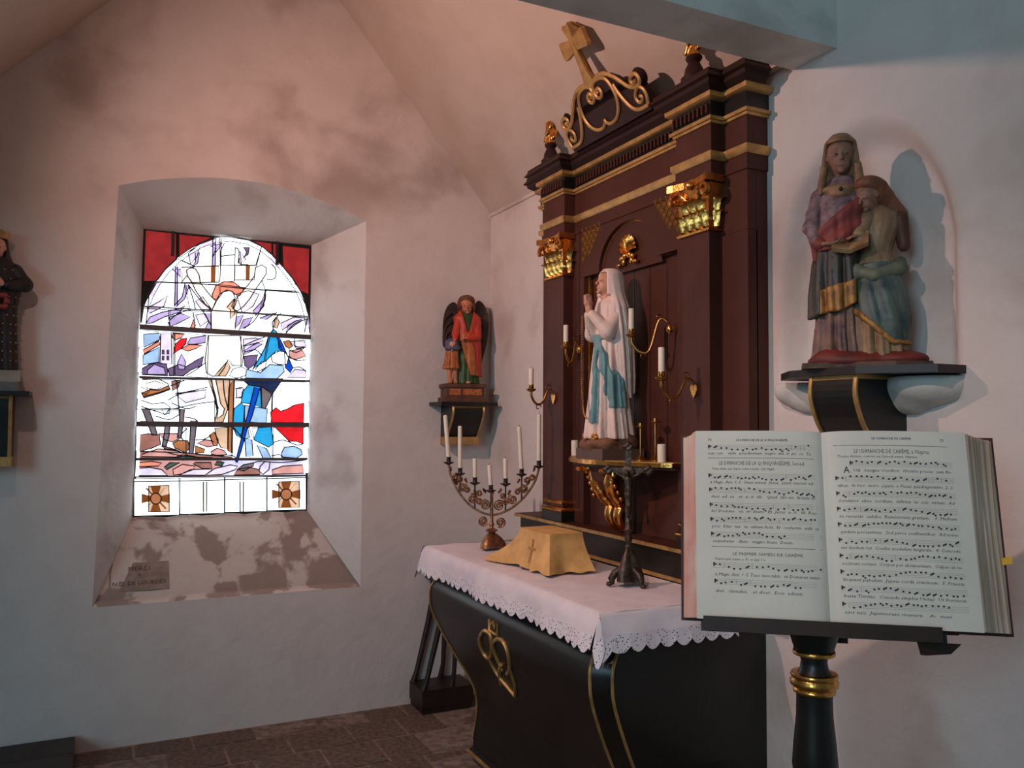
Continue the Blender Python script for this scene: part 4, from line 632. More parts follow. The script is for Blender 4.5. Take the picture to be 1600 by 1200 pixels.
tw = [(.355, -.05, -.004, .062, .054, .8), (.40, -.05, -.006, .066, .056, .8), (.46, -.045, -.004, .066, .052, .6), (.51, -.04, 0, .072, .048, .5), (.55, -.036, .004, .066, .042, .3), (.58, -.036, .006, .036, .034, .1)]
tb_ = robe(tw, 12, .10, .6, 6.)
carve('bodice', tb_, (-.14, -.09, .345), (.06, .08, .60), .0044, LIL, an)
carve('red_wrap', AND(lambda X, Y, Z: tb_(X, Y, Z)-.009-.0035*np.sin((Z-.85*X)*95+X*20), lambda X, Y, Z: np.maximum(Z-(.465+.85*(X+.045)), -(Z-.35)), lambda X, Y, Z: -.105-X), (-.14, -.10, .34), (.07, .09, .58), .0042, REDW, an)
head(an, (-.042, -.006, .640), .108, math.radians(6), math.radians(4), 0, SKIN2)
vw = [(.515, -.040, .016, .080, .050, .8), (.56, -.040, .014, .068, .050, .9), (.60, -.042, .012, .055, .052, .7), (.65, -.042, .010, .051, .058, .4), (.69, -.042, .008, .045, .052, .2), (.712, -.042, .008, .026, .03, 0)]
vv = robe(vw, 17, .09, .3, 2.)
carve('veil', AND(vv, lambda X, Y, Z: np.where(Z > .678, -1., np.where(Z > .585, .037-np.abs(X+.042)-np.clip(Y+.012, -.05, 1)*1.6, .012-np.abs(X+.042)-np.clip(Y+.005, -.05, 1)*2.))), (-.14, -.08, .50), (.06, .09, .73), .0042, TAN, an)
G().ball((-.040, -.058, .532), (.006, .005, .007), 8).obj('clasp', EYE, an, smooth=60)
carve('veil_lappet', U(.008, con((.006, -.022, .610), (.012, -.030, .560), .012, .013), con((.012, -.030, .560), (.004, -.034, .528), .013, .009)), (-.03, -.07, .50), (.05, .02, .64), .0036, TAN, an)
carve('veil_lappet', U(.008, con((-.088, -.020, .610), (-.094, -.028, .560), .011, .010), con((-.094, -.028, .560), (-.098, -.03, .530), .010, .006)), (-.13, -.07, .50), (-.06, .02, .64), .0036, TAN, an)
carve('collar', U(.01, ell((-.04, -.010, .538), (.066, .042, .020)), ell((-.04, -.03, .522), (.036, .026, .018))), (-.12, -.08, .50), (.04, .05, .59), .004, TAN, an)
carve('sleeve', U(.012, con((-.102, .0, .525), (-.122, -.014, .435), .027, .024), con((-.122, -.014, .435), (-.108, -.040, .385), .026, .022), ell((-.124, -.012, .43), (.027, .027, .016)), ell((-.115, -.006, .475), (.028, .027, .014))), (-.17, -.09, .35), (-.05, .05, .56), .0042, LIL, an)
carve('cuff', U(.01, con((-.112, -.034, .392), (-.098, -.052, .372), .021, .019), con((-.112, -.03, .375), (-.114, -.026, .330), .016, .009)), (-.16, -.10, .31), (-.05, .02, .43), .004, REDW, an)
carve('hand', hand_sdf((-.076, -.068, .366), (1, -.25, -.12), (.1, .2, 1), .072, .5), (-.13, -.12, .32), (-.01, -.02, .41), .0024, SKIN2, an)
# book they read
g = G().add([(-.066, -.100, .350), (-.018, -.085, .343), (.034, -.098, .360), (-.066, -.060, .392), (-.018, -.048, .380), (.034, -.062, .402), (-.066, -.092, .340), (-.018, -.077, .333), (.034, -.090, .350), (-.066, -.052, .382), (-.018, -.040, .370), (.034, -.054, .392)], [(0, 1, 4, 3), (1, 2, 5, 4), (6, 9, 10, 7), (7, 10, 11, 8), (0, 6, 7, 1), (1, 7, 8, 2), (3, 4, 10, 9), (4, 5, 11, 10), (0, 3, 9, 6), (2, 8, 11, 5)])
g.obj('reading_book', mat('old_book', (132, 96, 58), .6, rgb2=(168, 136, 96), scale=20), an)
# the girl
gw = [(.03, .060, -.012, .070, .062, 1.3), (.10, .058, -.012, .066, .060, 1.2), (.20, .056, -.008, .060, .056, .8), (.30, .052, -.002, .052, .048, .4), (.345, .05, 0, .042, .038, .2)]
carve('dress_skirt', robe(gw, 10, .25, .7, 1.), (-.03, -.10, .02), (.16, .08, .35), .0046, CRM, an)
ow = [(.07, .064, -.012, .070, .064, .6), (.14, .064, -.014, .078, .070, .8), (.22, .062, -.012, .074, .066, .7), (.29, .056, -.004, .060, .054, .4), (.31, .056, -.004, .056, .05, .2)]
ob = robe(ow, 7, .19, 1.9, 9.)
ocut = lambda X, Y, Z: (.060+np.clip(.10-X, 0, .2)*.95)-Z
carve('overskirt', AND(ob, ocut), (-.04, -.11, .05), (.16, .08, .32), .0046, TEAL, an)
carve('gold_hem', AND(lambda X, Y, Z: ob(X, Y, Z)-.004, lambda X, Y, Z: np.abs(ocut(X, Y, Z)+.008)-.011, lambda X, Y, Z: Y-.01), (-.04, -.12, .04), (.16, .03, .25), .004, GLD, an)
carve('sash', U(.012, con((.002, -.040, .285), (.050, -.060, .268), .018, .017), con((.05, -.060, .268), (.115, -.030, .290), .017, .02), con((.0, -.045, .29), (-.018, -.045, .25), .018, .014), con((.115, -.03, .29), (.118, .02, .315), .02, .018)), (-.06, -.11, .21), (.16, .06, .36), .0042, SGE, an)
bw = [(.335, .05, 0, .042, .038, .3), (.38, .052, 0, .054, .044, .5), (.42, .062, .002, .060, .045, .5), (.455, .066, .004, .055, .04, .3), (.485, .055, .004, .028, .026, 0)]
carve('dress_bodice', robe(bw, 16, .08, .2, 2.), (-.03, -.07, .32), (.15, .07, .50), .0042, CRM, an)
carve('sleeve', U(.01, con((.030, -.02, .445), (.006, -.045, .395), .024, .021), con((.006, -.045, .395), (.012, -.065, .375), .020, .016)), (-.04, -.10, .34), (.08, .03, .48), .004, CRM, an)
carve('sleeve', U(.01, con((.118, .0, .44), (.128, .0, .36), .024, .018)), (.08, -.05, .32), (.17, .05, .48), .004, mat('brown_sleeve', (84, 50, 36), .6), an)
carve('hand', hand_sdf((.004, -.074, .384), (-.9, -.3, .0), (0, .3, -1), .050, .5), (-.06, -.12, .34), (.05, -.02, .42), .0024, SKIN2, an)
head(an, (.034, -.030, .508), .082, math.radians(-42), math.radians(24), 0, SKIN2)
carve('hair', U(.02, ell((.040, -.016, .540), (.044, .048, .028)), ell((.062, .000, .514), (.034, .042, .038)), ell((.030, -.036, .545), (.03, .03, .018)), con((.080, .008, .505), (.115, .016, .46), .026, .020), con((.07, .02, .50), (.095, .03, .44), .03, .02), con((.10, .01, .48), (.128, .014, .455), .016, .010)), (-.02, -.07, .42), (.16, .07, .58), .004, HAIR, an)
# shelf and console below, and the limewashed stone ledge
sa = thing('statue_console', 'dark wooden shelf on a curved black bracket with gold lines below the niche', 'shelf', (0, -2.84, 0))
G().prism([(x, y, 1.742) for x, y in ((.05, .27), (-.115, .30), (-.215, .16), (-.225, -.10), (-.115, -.275), (.05, -.275))], (0, 0, .022)).obj('shelf_board', mat('shelf_black', (34, 28, 28), .5, var=.15), sa)
cp = cr([(-.20, 1.742), (-.205, 1.68), (-.175, 1.60), (-.12, 1.53), (-.075, 1.47), (-.07, 1.40)], 4)
G().prism([(x, -.085, z) for x, z in cp]+[(-.002, -.085, 1.40), (-.002, -.085, 1.742)], (0, .17, 0)).obj('bracket', BLACK, sa)
for y in (-.083, .083): G().tube([(x-.002, y, z) for x, z in cp], .007, 6).obj('gold_line', GPAINT, sa, smooth=60)
G().box(-.203, -.02, -.088, .088, 1.730, 1.742).obj('gold_band', GPAINT, sa)
lf = U(.03, ell((.02, -2.50, 1.715), (.10, .085, .062)), ell((.02, -2.99, 1.715), (.12, .12, .066)), con((.0, -2.55, 1.69), (.0, -2.95, 1.69), .055, .060))
led = carve('trim_5', AND(lf, lambda X, Y, Z: Z-1.738), (-.13, -3.14, 1.60), (.12, -2.38, 1.80), .008, PL_W, None); structure(led, 'limewashed stone ledge at the foot of the niche')
# ------------------------------------------------------------------ angel with child on bracket near the corner
ag = thing('angel_statue', 'painted wooden angel in red and green robes guiding a child', 'statue', (-.225, -.105, 1.716), math.radians(-8))
ARED = mat('angel_red', (206, 66, 40), .5, rgb2=(176, 56, 36), scale=20); AGRN = mat('angel_green', (52, 92, 36), .5, rgb2=(38, 66, 30), scale=18); AORG = mat('angel_gold_brown', (190, 112, 56), .5, .1, rgb2=(150, 84, 44), scale=26, bump=.2)
WING = mat('dark_wing', (74, 52, 44), .55, rgb2=(48, 36, 34), scale=16, bump=.2); ABLU = mat('child_blue', (92, 92, 116), .55, rgb2=(70, 70, 96), scale=24)
g = G(); PB = mat('plinth_gilt_brown', (104, 66, 42), .55, rgb2=(78, 50, 36), scale=20)
g.box(-.125, .125, -.09, .085, 0, .028).obj('plinth_foot', PB, ag); G().box(-.110, .110, -.078, .08, .028, .085).obj('plinth', PB, ag); G().box(-.120, .120, -.086, .085, .085, .105).obj('plinth_cap', PB, ag)
for x0, x1 in ((-.095, -.03), (-.015, .095)): G().box(x0, x1, -.082, -.076, .040, .075).obj('painted_panel', mat('plinth_panel', (196, 116, 64), .5, rgb2=(150, 80, 50), scale=60), ag)
B0 = .105
tz = [(B0, .02, .0, .078, .055, 1.2), (B0+.06, .022, 0, .072, .052, 1.1), (B0+.16, .028, 0, .066, .048, .8), (B0+.26, .03, 0, .060, .044, .5), (B0+.33, .03, 0, .058, .042, .4), (B0+.39, .026, 0, .062, .036, .2), (B0+.425, .024, 0, .03, .026, 0)]
tf = robe(tz, 11, .13, .3, 2.)
carve('tunic', tf, (-.08, -.08, B0), (.12, .08, B0+.43), .0048, AGRN, ag)
mf = lambda X, Y, Z: np.maximum(tf(X, Y, Z)-.010, np.maximum(B0+.045+2.6*np.clip(.058-X, 0, .09)-Z, np.where((Z > B0+.30) & (Y < 0), .020-np.abs(X-.022)-.25*(B0+.36-Z), -1.)))
carve('mantle', mf, (-.08, -.09, B0), (.13, .09, B0+.43), .0046, ARED, ag)
carve('gold_apron', AND(lambda X, Y, Z: tf(X, Y, Z)-.015, lambda X, Y, Z: np.maximum(np.abs(X-np.interp(Z, (B0+.05, B0+.30), (.055, .0)))-np.interp(Z, (B0+.05, B0+.2, B0+.30), (.022, .034, .022)), np.maximum(B0+.05+.3*np.clip(.03-X, 0, .1)-Z, np.maximum(Z-B0-.29, Y)))), (-.08, -.10, B0), (.13, .03, B0+.32), .0042, AORG, ag)
head(ag, (.018, -.016, B0+.462), .098, math.radians(-14), math.radians(12), math.radians(-8), mat('angel_face', (200, 120, 84), .5, var=.1))
carve('hair', U(.014, ell((.021, -.004, B0+.494), (.048, .052, .030)), ell((.058, .002, B0+.455), (.018, .034, .034)), ell((-.018, .008, B0+.462), (.014, .034, .03))), (-.06, -.06, B0+.40), (.10, .07, B0+.54), .004, mat('angel_hair', (104, 58, 36), .6, bump=.2), ag)
for pts in ([(.075, .36), (.084, .46), (.106, .502), (.138, .485), (.164, .43), (.172, .34), (.160, .25), (.138, .16), (.096, .03), (.088, .20)], [(-.025, .36), (-.02, .46), (-.045, .486), (-.078, .462), (-.100, .40), (-.106, .30), (-.10, .22), (-.06, .25)]):
    P = cr(pts, 4, True); V, F = flat_shape([(p[0], p[1]) for p in P], 0, .016); V = [(-v[1], .050+v[0]-.10*abs(-v[1]-.02)*.3, B0+v[2]) for v in V]; w_ = obj('wing', V, F, WING, ag)
    sgn = 1 if pts[0][0] > 0 else -1
    for k in range(6):
        z0 = B0+.42-.05*k; x0 = sgn*(.085-.002*k)+(.0 if sgn > 0 else .03); G().tube([(x0, .044, z0), (x0+sgn*.035, .042, z0-.03), (x0+sgn*(.055-.006*k), .046, z0-.09)], [.008, .007, .002], 6, flat=.6).obj('feather', WING, w_, smooth=60)
ARM = U(.012, con((.082, -.01, B0+.365), (.075, -.045, B0+.275), .027, .024), con((.075, -.045, B0+.275), (.010, -.075, B0+.262), .022, .015), con((-.026, -.01, B0+.365), (-.050, -.03, B0+.29), .026, .022), con((-.05, -.03, B0+.29), (-.062, -.062, B0+.255), .020, .015))
carve('sleeves', ARM, (-.11, -.11, B0+.22), (.13, .04, B0+.41), .0044, ARED, ag)
carve('hand', hand_sdf((-.006, -.080, B0+.262), (-1, -.1, -.1), (0, 0, -1), .050, .4), (-.06, -.12, B0+.22), (.03, -.04, B0+.30), .0026, SKIN, ag)
carve('hand', hand_sdf((-.066, -.070, B0+.250), (-.3, -.4, -1), (1, 0, 0), .046, .4), (-.11, -.12, B0+.20), (-.03, -.03, B0+.29), .0026, SKIN, ag)
carve('foot', U(.008, ell((.02, -.058, B0+.008), (.014, .026, .010))), (-.01, -.10, B0), (.05, -.02, B0+.03), .003, SKIN, ag)
carve('child_hood', U(.014, ell((-.078, -.048, B0+.232), (.040, .032, .030)), ell((-.072, -.050, B0+.205), (.048, .036, .022))), (-.14, -.10, B0+.16), (-.01, .01, B0+.28), .004, ABLU, ag)
head(ag, (-.080, -.062, B0+.218), .058, math.radians(-10), math.radians(10), 0, SKIN, False)
carve('child_tunic', robe([(B0+.085, -.078, -.04, .050, .036, 1.2), (B0+.13, -.075, -.04, .042, .034, 1), (B0+.20, -.072, -.04, .036, .030, .4)], 9, .14, .5, 3.), (-.15, -.10, B0+.07), (-.01, .02, B0+.21), .0042, AORG, ag)
carve('child_legs', U(.008, con((-.090, -.042, B0+.10), (-.086, -.045, B0+.012), .017, .011), con((-.056, -.04, B0+.10), (-.052, -.045, B0+.012), .017, .011), ell((-.086, -.056, B0+.008), (.011, .022, .009)), ell((-.052, -.056, B0+.008), (.011, .022, .009))), (-.13, -.10, B0), (-.02, .0, B0+.12), .0036, mat('child_skin', (200, 128, 86), .5), ag)
def console(name, label, loc, hw, top, prof, band_m, thick_=.02):
    c = thing(name, label, 'shelf', loc)
    G().box(-hw, hw, -.20, -.002, top-thick_, top).obj('shelf_board', BLACK, c)
    P = cr(prof, 4); w0 = .58*hw
    G().prism([(-w0, y, z) for y, z in P]+[(-w0, -.002, prof[-1][1]), (-w0, -.002, top-thick_)], (2*w0, 0, 0)).obj('bracket', BLACK, c)
    for s in (-1, 1): G().tube([(s*(w0-.006), y-.003, z) for y, z in P], .008, 5).obj('gold_line', GPAINT, c, smooth=60)
    G().tube([(-w0, P[0][0]-.003, P[0][1]-.008), (w0, P[0][0]-.003, P[0][1]-.008)], .007, 5).obj('gold_line', GPAINT, c, smooth=60)
    G().box(-w0-.002, w0+.002, P[-1][0]-.012, -.002, prof[-1][1]-.045, prof[-1][1]).obj('gold_foot', band_m, c)
    return c
console('statue_console', 'black shelf on an S-curved gold-lined bracket under the angel statue', (-.215, 0, 0), .175, 1.716, [(-.175, 1.696), (-.180, 1.66), (-.15, 1.60), (-.11, 1.55), (-.085, 1.515)], GPAINT)
# ------------------------------------------------------------------ crowned figure in a dark robe left of the window
ls = thing('crowned_statue', 'crowned statue in a dark robe strewn with gold dots on a bracket beside the window', 'statue', (-2.565, -.105, 1.731), math.radians(4))
DRK = mat('dark_blue_robe', (34, 30, 34), .55, rgb2=(24, 22, 26), scale=14)
lr = [(.095, 0, 0, .098, .07, 1.1), (.25, 0, 0, .092, .066, .9), (.38, 0, 0, .088, .060, .6), (.48, .0, 0, .105, .058, .4), (.53, 0, 0, .108, .056, .3), (.60, 0, 0, .072, .044, .1), (.625, 0, 0, .035, .03, 0)]
lf_ = robe(lr, 12, .12, .5, 1.2)
G().box(-.12, .105, -.085, .08, 0, .042).obj('plinth', mat('grey_plinth', (98, 100, 96), .7), ls); G().box(-.115, .112, -.08, .08, .042, .095).obj('base', mat('stone_base', (150, 136, 122), .7), ls)
carve('robe', lf_, (-.14, -.09, .09), (.14, .09, .63), .005, DRK, ls)
carve('cape', U(.02, con((.075, 0, .56), (.118, -.012, .50), .036, .030), con((.118, -.012, .50), (.05, -.07, .485), .030, .022), con((-.075, 0, .56), (-.118, -.012, .50), .036, .030), con((-.118, -.012, .50), (-.05, -.07, .485), .030, .022)), (-.17, -.11, .43), (.17, .05, .62), .005, DRK, ls)
head(ls, (0, -.012, .662), .10, 0, math.radians(4), 0, SKIN)
carve('veil', AND(robe([(.56, 0, .02, .085, .05, .5), (.64, 0, .014, .052, .052, .2), (.70, 0, .012, .045, .05, .1), (.722, 0, .01, .025, .03, 0)], 11, .08, .2, 2.), lambda X, Y, Z: np.where(Z > .70, -1., .034-np.abs(X)-np.clip(Y+.012, -.05, 1)*1.6)), (-.11, -.07, .55), (.11, .09, .73), .0046, DRK, ls)
for k in (-1, 1): carve('hand', hand_sdf((k*.022, -.085, .490), (-k, -.1, .5), (0, 1, 0), .06, .4), (-.07, -.13, .44), (.07, -.03, .54), .003, SKIN, ls)
carve('red_flower', U(.006, *[ell((.028+.02*math.cos(a), -.075, .41+.03*math.sin(a)), (.014, .012, .014)) for a in np.linspace(0, 5.2, 6)]), (-.03, -.11, .34), (.09, -.04, .48), .004, mat('flower_red', (150, 52, 46), .6), ls)
g = G()
for k in range(20):
    a = 2*math.pi*k/20; b = 2*math.pi*(k+1)/20; h0, h1 = (.028, .040) if k % 2 else (.040, .028); g.add([(.045*math.cos(a), .045*math.sin(a), .705), (.045*math.cos(b), .045*math.sin(b), .705), (.056*math.cos(b), .056*math.sin(b), .705+h1), (.056*math.cos(a), .056*math.sin(a), .705+h0)], [(0, 1, 2, 3)])
g.obj('crown', GPAINT, ls)
g = G()
for z in np.arange(.14, .60, .042):
    for k in range(9):
        th = -1.5+k*.375+(.19 if int(z*100) % 2 else 0); rx, ry = np.interp(z, [r[0] for r in lr], [r[3] for r in lr]), np.interp(z, [r[0] for r in lr], [r[4] for r in lr]); g.ball((rx*1.05*math.sin(th), -ry*1.05*math.cos(th), z), .0042, 6)
g.obj('gold_dots', GPAINT, ls, smooth=60, kind='stuff')
console('statue_console', 'black shelf on a gold-framed bracket under the crowned statue', (-2.575, 0, 0), .165, 1.731, [(-.150, 1.711), (-.152, 1.66), (-.145, 1.58), (-.140, 1.50), (-.138, 1.43)], GPAINT)
# ================================================================== things on the altar and retable
def candle_mesh(name, label, loc, h, r, tilt=(0, 0), group=None, wick=True):
    t = thing(name, label, 'candle', loc, 0, group); t.rotation_euler = (tilt[0], tilt[1], 0)
    G().lathe([(r, 0), (r, h*.97), (r*.9, h*.99), (r*.55, h), (r*.3, h-.003)], 14).obj('wax', WAX, t, smooth=50)
    if wick: G().tube([(0, 0, h-.004), (.001, 0, h+.008)], .0012, 5).obj('wick', EYE, t)
    return t
# wall sconces
def sconce(label, base, tip, cz, cl, heart=True, s=1):
    """base: fixing point on the wood, tip: centre of the candle cup"""
    t = thing('sconce', label, 'sconce', base); B = np.array(tip)-np.array(base)
    if heart:
        hp_ = [(0, -.034), (-.010, -.020), (-.019, -.004), (-.020, .008), (-.013, .016), (-.005, .014), (0, .007)]; hp_ = hp_+[(-a, b) for a, b in hp_[1:-1]][::-1]
        V, F = flat_shape(hp_, -.008, .0); obj('heart_plate', V, F, GOLD, t)
    else: G().ball((0, 0, 0), (.014, .016, .02), 10).obj('rosette', GOLD, t, smooth=60)
    p = cr([(0, 0, .006), (-.012, .002, .030), (B[0]*.28, B[1]*.28, .034), (B[0]*.52, B[1]*.52, B[2]-.055), (B[0]*.78, B[1]*.78, B[2]-.062), (B[0]*.97, B[1]*.97, B[2]-.03), (B[0], B[1], B[2]-.004)], 6)
    arm = G().tube(p, np.interp(np.linspace(0, 1, len(p)), (0, .3, .7, 1), (.004, .005, .006, .007)), 7).obj('arm', BRASS, t, smooth=60)
    for f, sg in ((.35, 1), (.62, -1)):
        q = p[int(f*len(p))]; G().tube([(q[0]+.016*math.cos(a)*(1-a/9), q[1], q[2]+sg*.014+.014*math.sin(a)*(1-a/9)) for a in np.linspace(0, 5.2, 14)], .0028, 6).obj('curl', BRASS, arm, smooth=60)
    G().lathe([(.004, -.006), (.016, -.002), (.024, .006), (.024, .009), (.012, .006), (.011, .012)], 16, tuple(B)).obj('drip_pan', BRASS, t, smooth=50)
    G().lathe([(.010, .006), (.0125, .010), (.0125, .030), (.0105, .030)], 14, tuple(B)).obj('cup', GOLD, t, smooth=50)
    candle_mesh('candle', cl, (tip[0], tip[1], tip[2]+.030), cz, .0115)
sconce('brass candle arm with heart plate on the pilaster beside the candelabra', (PX-.003, -1.075, 1.722), (-.274, -1.070, 1.752), .078, 'short white candle in the heart sconce near the room corner')
sconce('brass candle arm with heart plate on the pilaster nearest the open book', (PX-.003, -2.142, 1.728), (-.298, -2.137, 1.758), .088, 'white candle in the heart sconce nearest the open book')
sconce('brass candle arm on the niche frame in front of the praying hands', (BX-.012, -1.235, 1.945), (-.186, -1.248, 1.946), .078, 'short white candle in front of the praying hands of the statue', False)
sconce('brass candle arm on the niche frame behind the statue\'s veil', (BX-.012, -1.93, 1.972), (-.222, -1.835, 1.946), .082, 'short white candle in the shadow behind the veiled statue', False)
# on the statue shelf
for y, x, lb in ((-1.245, -.135, 'square cream candle block on the statue shelf at the gold jamb'), (-1.935, -.150, 'square cream candle block on the statue shelf beside the thin candlesticks')):
    t = thing('candle_block', lb, 'candle', (x, y, 1.4495)); G().lathe([(.016, 0), (.017, .05), (.0165, .068), (.013, .070), (.006, .066)], 14).obj('wax', WAX, t, smooth=40); G().tube([(0, 0, .064), (0, 0, .074)], .0012, 5).obj('wick', EYE, t)
for (x, y, h), lb in zip(((-.155, -1.80, .135), (-.115, -1.845, .155)), ('shorter thin brass candlestick with wide pan behind the praying statue', 'taller thin brass candlestick with wide pan behind the praying statue')):
    t = thing('candlestick', lb, 'candlestick', (x, y, 1.4495)); G().lathe([(.026, 0), (.026, .004), (.012, .014), (.006, .022)], 16).obj('foot', BRASS, t, smooth=50)
    G().lathe([(.004, .02), (.006, .04), (.004, .06), (.005, h-.01), (.004, h)], 10).obj('stem', BRASS, t, smooth=50); G().lathe([(.004, h-.004), (.024, h), (.026, h+.004), (.010, h+.003), (.009, h+.016), (.006, h+.016)], 16).obj('drip_pan', BRASS, t, smooth=50)
ZT = 1.0028
# candelabra: facing the room, seven lights on a crescent
cd = thing('candelabra', 'seven-branched aged brass candelabra with openwork scrolls on the altar', 'candelabra', (-.434, -.978, ZT), math.radians(-26.2))
SOCK = [(-.207, .410), (-.152, .358), (-.081, .314), (-.005, .278), (.065, .310), (.141, .356), (.223, .395)]
bp = G()
ft = lambda a: (.050+.022*abs(math.cos(1.5*a))**2)
rows = []
for r_, z in ((1., .006), (.98, .014), (.86, .034), (.62, .056), (.34, .070), (.2, .074)): rows.append([(r_*ft(a)*math.cos(a), r_*ft(a)*math.sin(a), z*(1 if r_ < .95 else 1+.9*(1-abs(math.cos(1.5*a))))) for a in np.linspace(0, 2*math.pi, 37)])
bp.sheet(rows).obj('foot', OLDBR, cd, smooth=50)
for a in (0, 2*math.pi/3, 4*math.pi/3): G().ball((.062*math.cos(a), .062*math.sin(a), .008), (.012, .010, .008), 8).obj('claw', OLDBR, cd, smooth=60)
G().lathe([(.010, .07), (.028, .084), (.030, .088), (.010, .098), (.008, .104), (.014, .112), (.008, .122), (.007, .20), (.006, .255), (.011, .262), (.006, .27)], 14).obj('stem', OLDBR, cd, smooth=50)
CRS = cr([(-.207, .395), (-.195, .34), (-.150, .255), (-.085, .190), (0, .158), (.085, .186), (.155, .245), (.205, .32), (.223, .385)], 6)
G().tube([(x, 0, z) for x, z in CRS], .0055, 6).obj('crescent', OLDBR, cd, smooth=60)
def curl(cx, cz, r, d=1, ph=0., turns=1.6, y=0.): return [(cx+d*r*(1-.62*t)*math.cos(ph+t*turns*2*math.pi), y, cz+r*(1-.62*t)*math.sin(ph+t*turns*2*math.pi)) for t in np.linspace(0, 1, 22)]
for k, (x, z, r_) in enumerate([(-.032, .205, .026), (.034, .203, .026), (-.092, .235, .024), (.098, .232, .024), (-.140, .290, .022), (.150, .285, .022), (-.040, .130, .024), (.042, .124, .024), (-.175, .335, .016), (.190, .335, .016), (-.118, .275, .014), (.122, .268, .014), (-.062, .222, .014), (.066, .220, .014), (-.155, .325, .014), (.168, .325, .014), (-.060, .262, .014), (.05, .250, .012)]):
    c_ = G().tube(curl(x, z, r_, 1 if x > 0 else -1, .6*k), .0042, 6).obj('scroll', OLDBR, cd, smooth=60)
    for j in range(5):
        a = 2*math.pi*j/5; G().ball((x+.008*math.cos(a), -.003, z+.008*math.sin(a)), .0052, 6).obj('rosette_petal', OLDBR, c_, smooth=60)
for s in (-1, 1):
    for x, z, a in ((.03, .262, .6), (.12, .31, .9), (.165, .30, .7), (.195, .365, 1.1), (.075, .255, .8)):
        thick([[(s*(x+p[2]*math.cos(a)*.6+p[1]*.5), p[0]*.5, z+p[2]*.8-p[1]*.4) for p in r] for r in leaf(.018, .035, .01, 3, 5, 6)], .002).obj('leaf', OLDBR, cd, smooth=50)
HTS = [.218, .218, .108, .113, .113, .219, .24]; TLT = [-.085, -.01, -.015, -.07, -.02, -.06, .0]
CL = ['tall white candle leaning outward at the candelabra end away from the altarpiece', 'tall white candle standing second from the leaning end of the candelabra', 'short white candle beside the two tall ones on the bracket side of the candelabra', 'lowest white candle over the stem of the candelabra', 'short white candle beside the middle of the candelabra towards the altarpiece', 'tall thin white candle second from the altarpiece end of the candelabra', 'tall white candle at the altarpiece end of the candelabra, overlapping the pilaster']
ca, sa_ = math.cos(math.radians(-26.2)), math.sin(math.radians(-26.2))
for (x, z), h, tl, lb in zip(SOCK, HTS, TLT, CL):
    zc = float(np.interp(x, CRS[:, 0], CRS[:, 1])); G().lathe([(.004, min(zc, z-.03)), (.004, z-.018), (.009, z-.014), (.024, z-.006), (.026, z-.002), (.012, z-.004), (.011, z), (.0105, z+.018), (.013, z+.022), (.011, z+.022), (.009, z+.004)], 14, (x, 0, 0)).obj('socket', BRONZE, cd, smooth=50)
    c = candle_mesh('candle', lb, (-.434+ca*x, -.978+sa_*x, ZT+z+.004), h, .0098); c.rotation_euler = (0, tl, math.radians(-26.2))
# covered box: gold silk veil falling from a rectangular block
bx = thing('covered_box', 'box draped with a gold silk cloth embroidered with a cross on the altar', 'cloth', (-.435, -1.560, ZT))
hx, hy, hz = .080, .130, .152; n = 72; rows = []
for t in np.linspace(0, 1, 15):
    row = []
    for k in range(n+1):
        a = 2*math.pi*k/n; c_, s_ = math.cos(a), math.sin(a); q = 1/max(abs(c_)/hx, abs(s_)/hy); px_, py_ = q*c_, q*s_
        cor = (abs(px_)/hx*abs(py_)/hy)**3; ext = t**1.6*(.035+.075*cor*(1.25 if py_ > 0 else .55)+.010*math.sin(a*9+1)*t)
        if py_ > .09: ext += .075*t**2*(py_-.09)/.04*(1 if px_ < .02 else .4)
        rr_ = math.hypot(px_, py_); row.append((px_*(1+ext/rr_), py_*(1+ext/rr_), hz*(1-t)+.004+.006*t*math.sin(a*7)**2))
    rows.append(row)
rim = rows[0]; top = [[(p[0]*s_, p[1]*s_, hz+.004+.003*(1-s_)) for p in rim] for s_ in (.02, .5, .9, .97)]
G().sheet(top+rows).obj('silk_cloth', CLOTHG, bx, smooth=50)
g = G(); sl = lambda y, z: (-hx-.0035-.035*((1-(z/hz))**1.6)-.002, y, z)
cg = [[(-.005, .030), (.005, .030), (.005, .125), (-.005, .125)], [(-.030, .082), (.030, .082), (.030, .092), (-.030, .092)]]
cb = [[(a-.0, b) for a, b in q] for q in cg]
g = G().sheet([[sl(y-.01, z) for y in (-.005, .005)] for z in np.linspace(.03, .125, 9)]); g.sheet([[sl(y-.01, z) for y in np.linspace(-.03, .03, 7)] for z in (.081, .092)])
g.obj('embroidered_cross', CROSSG, bx)
# altar crucifix
cx_ = thing('altar_crucifix', 'dark bronze standing crucifix with three scrolled feet on the altar', 'crucifix', (-.352, -2.005, ZT), math.radians(-38)); cx_.scale = (1.12, 1.12, 1.03)
rows = []
for r_, z in ((.042, .018), (.040, .04), (.032, .07), (.022, .10), (.012, .125), (.009, .135)): rows.append([(r_*(1+.25*math.cos(3*a))*math.cos(a), r_*(1+.25*math.cos(3*a))*math.sin(a), z) for a in np.linspace(0, 2*math.pi, 31)])
G().sheet(rows).obj('foot', BRONZE, cx_, smooth=50)
for a in (math.radians(200), math.radians(320), math.radians(80), ):
    d_ = np.array((math.cos(a), math.sin(a), 0)); G().tube([tuple(d_*r_+np.array((0, 0, z))) for r_, z in ((.026, .06), (.046, .044), (.058, .024), (.056, .010), (.066, .006), (.074, .008))], [.011, .013, .012, .009, .009, .006], 8).obj('scrolled_leg', BRONZE, cx_, smooth=60)
G().lathe([(.008, .13), (.012, .138), (.008, .146), (.011, .156), (.014, .166), (.009, .178), (.012, .19), (.016, .198), (.010, .206), (.011, .235), (.008, .24)], 14).obj('knop', BRONZE, cx_, smooth=50)
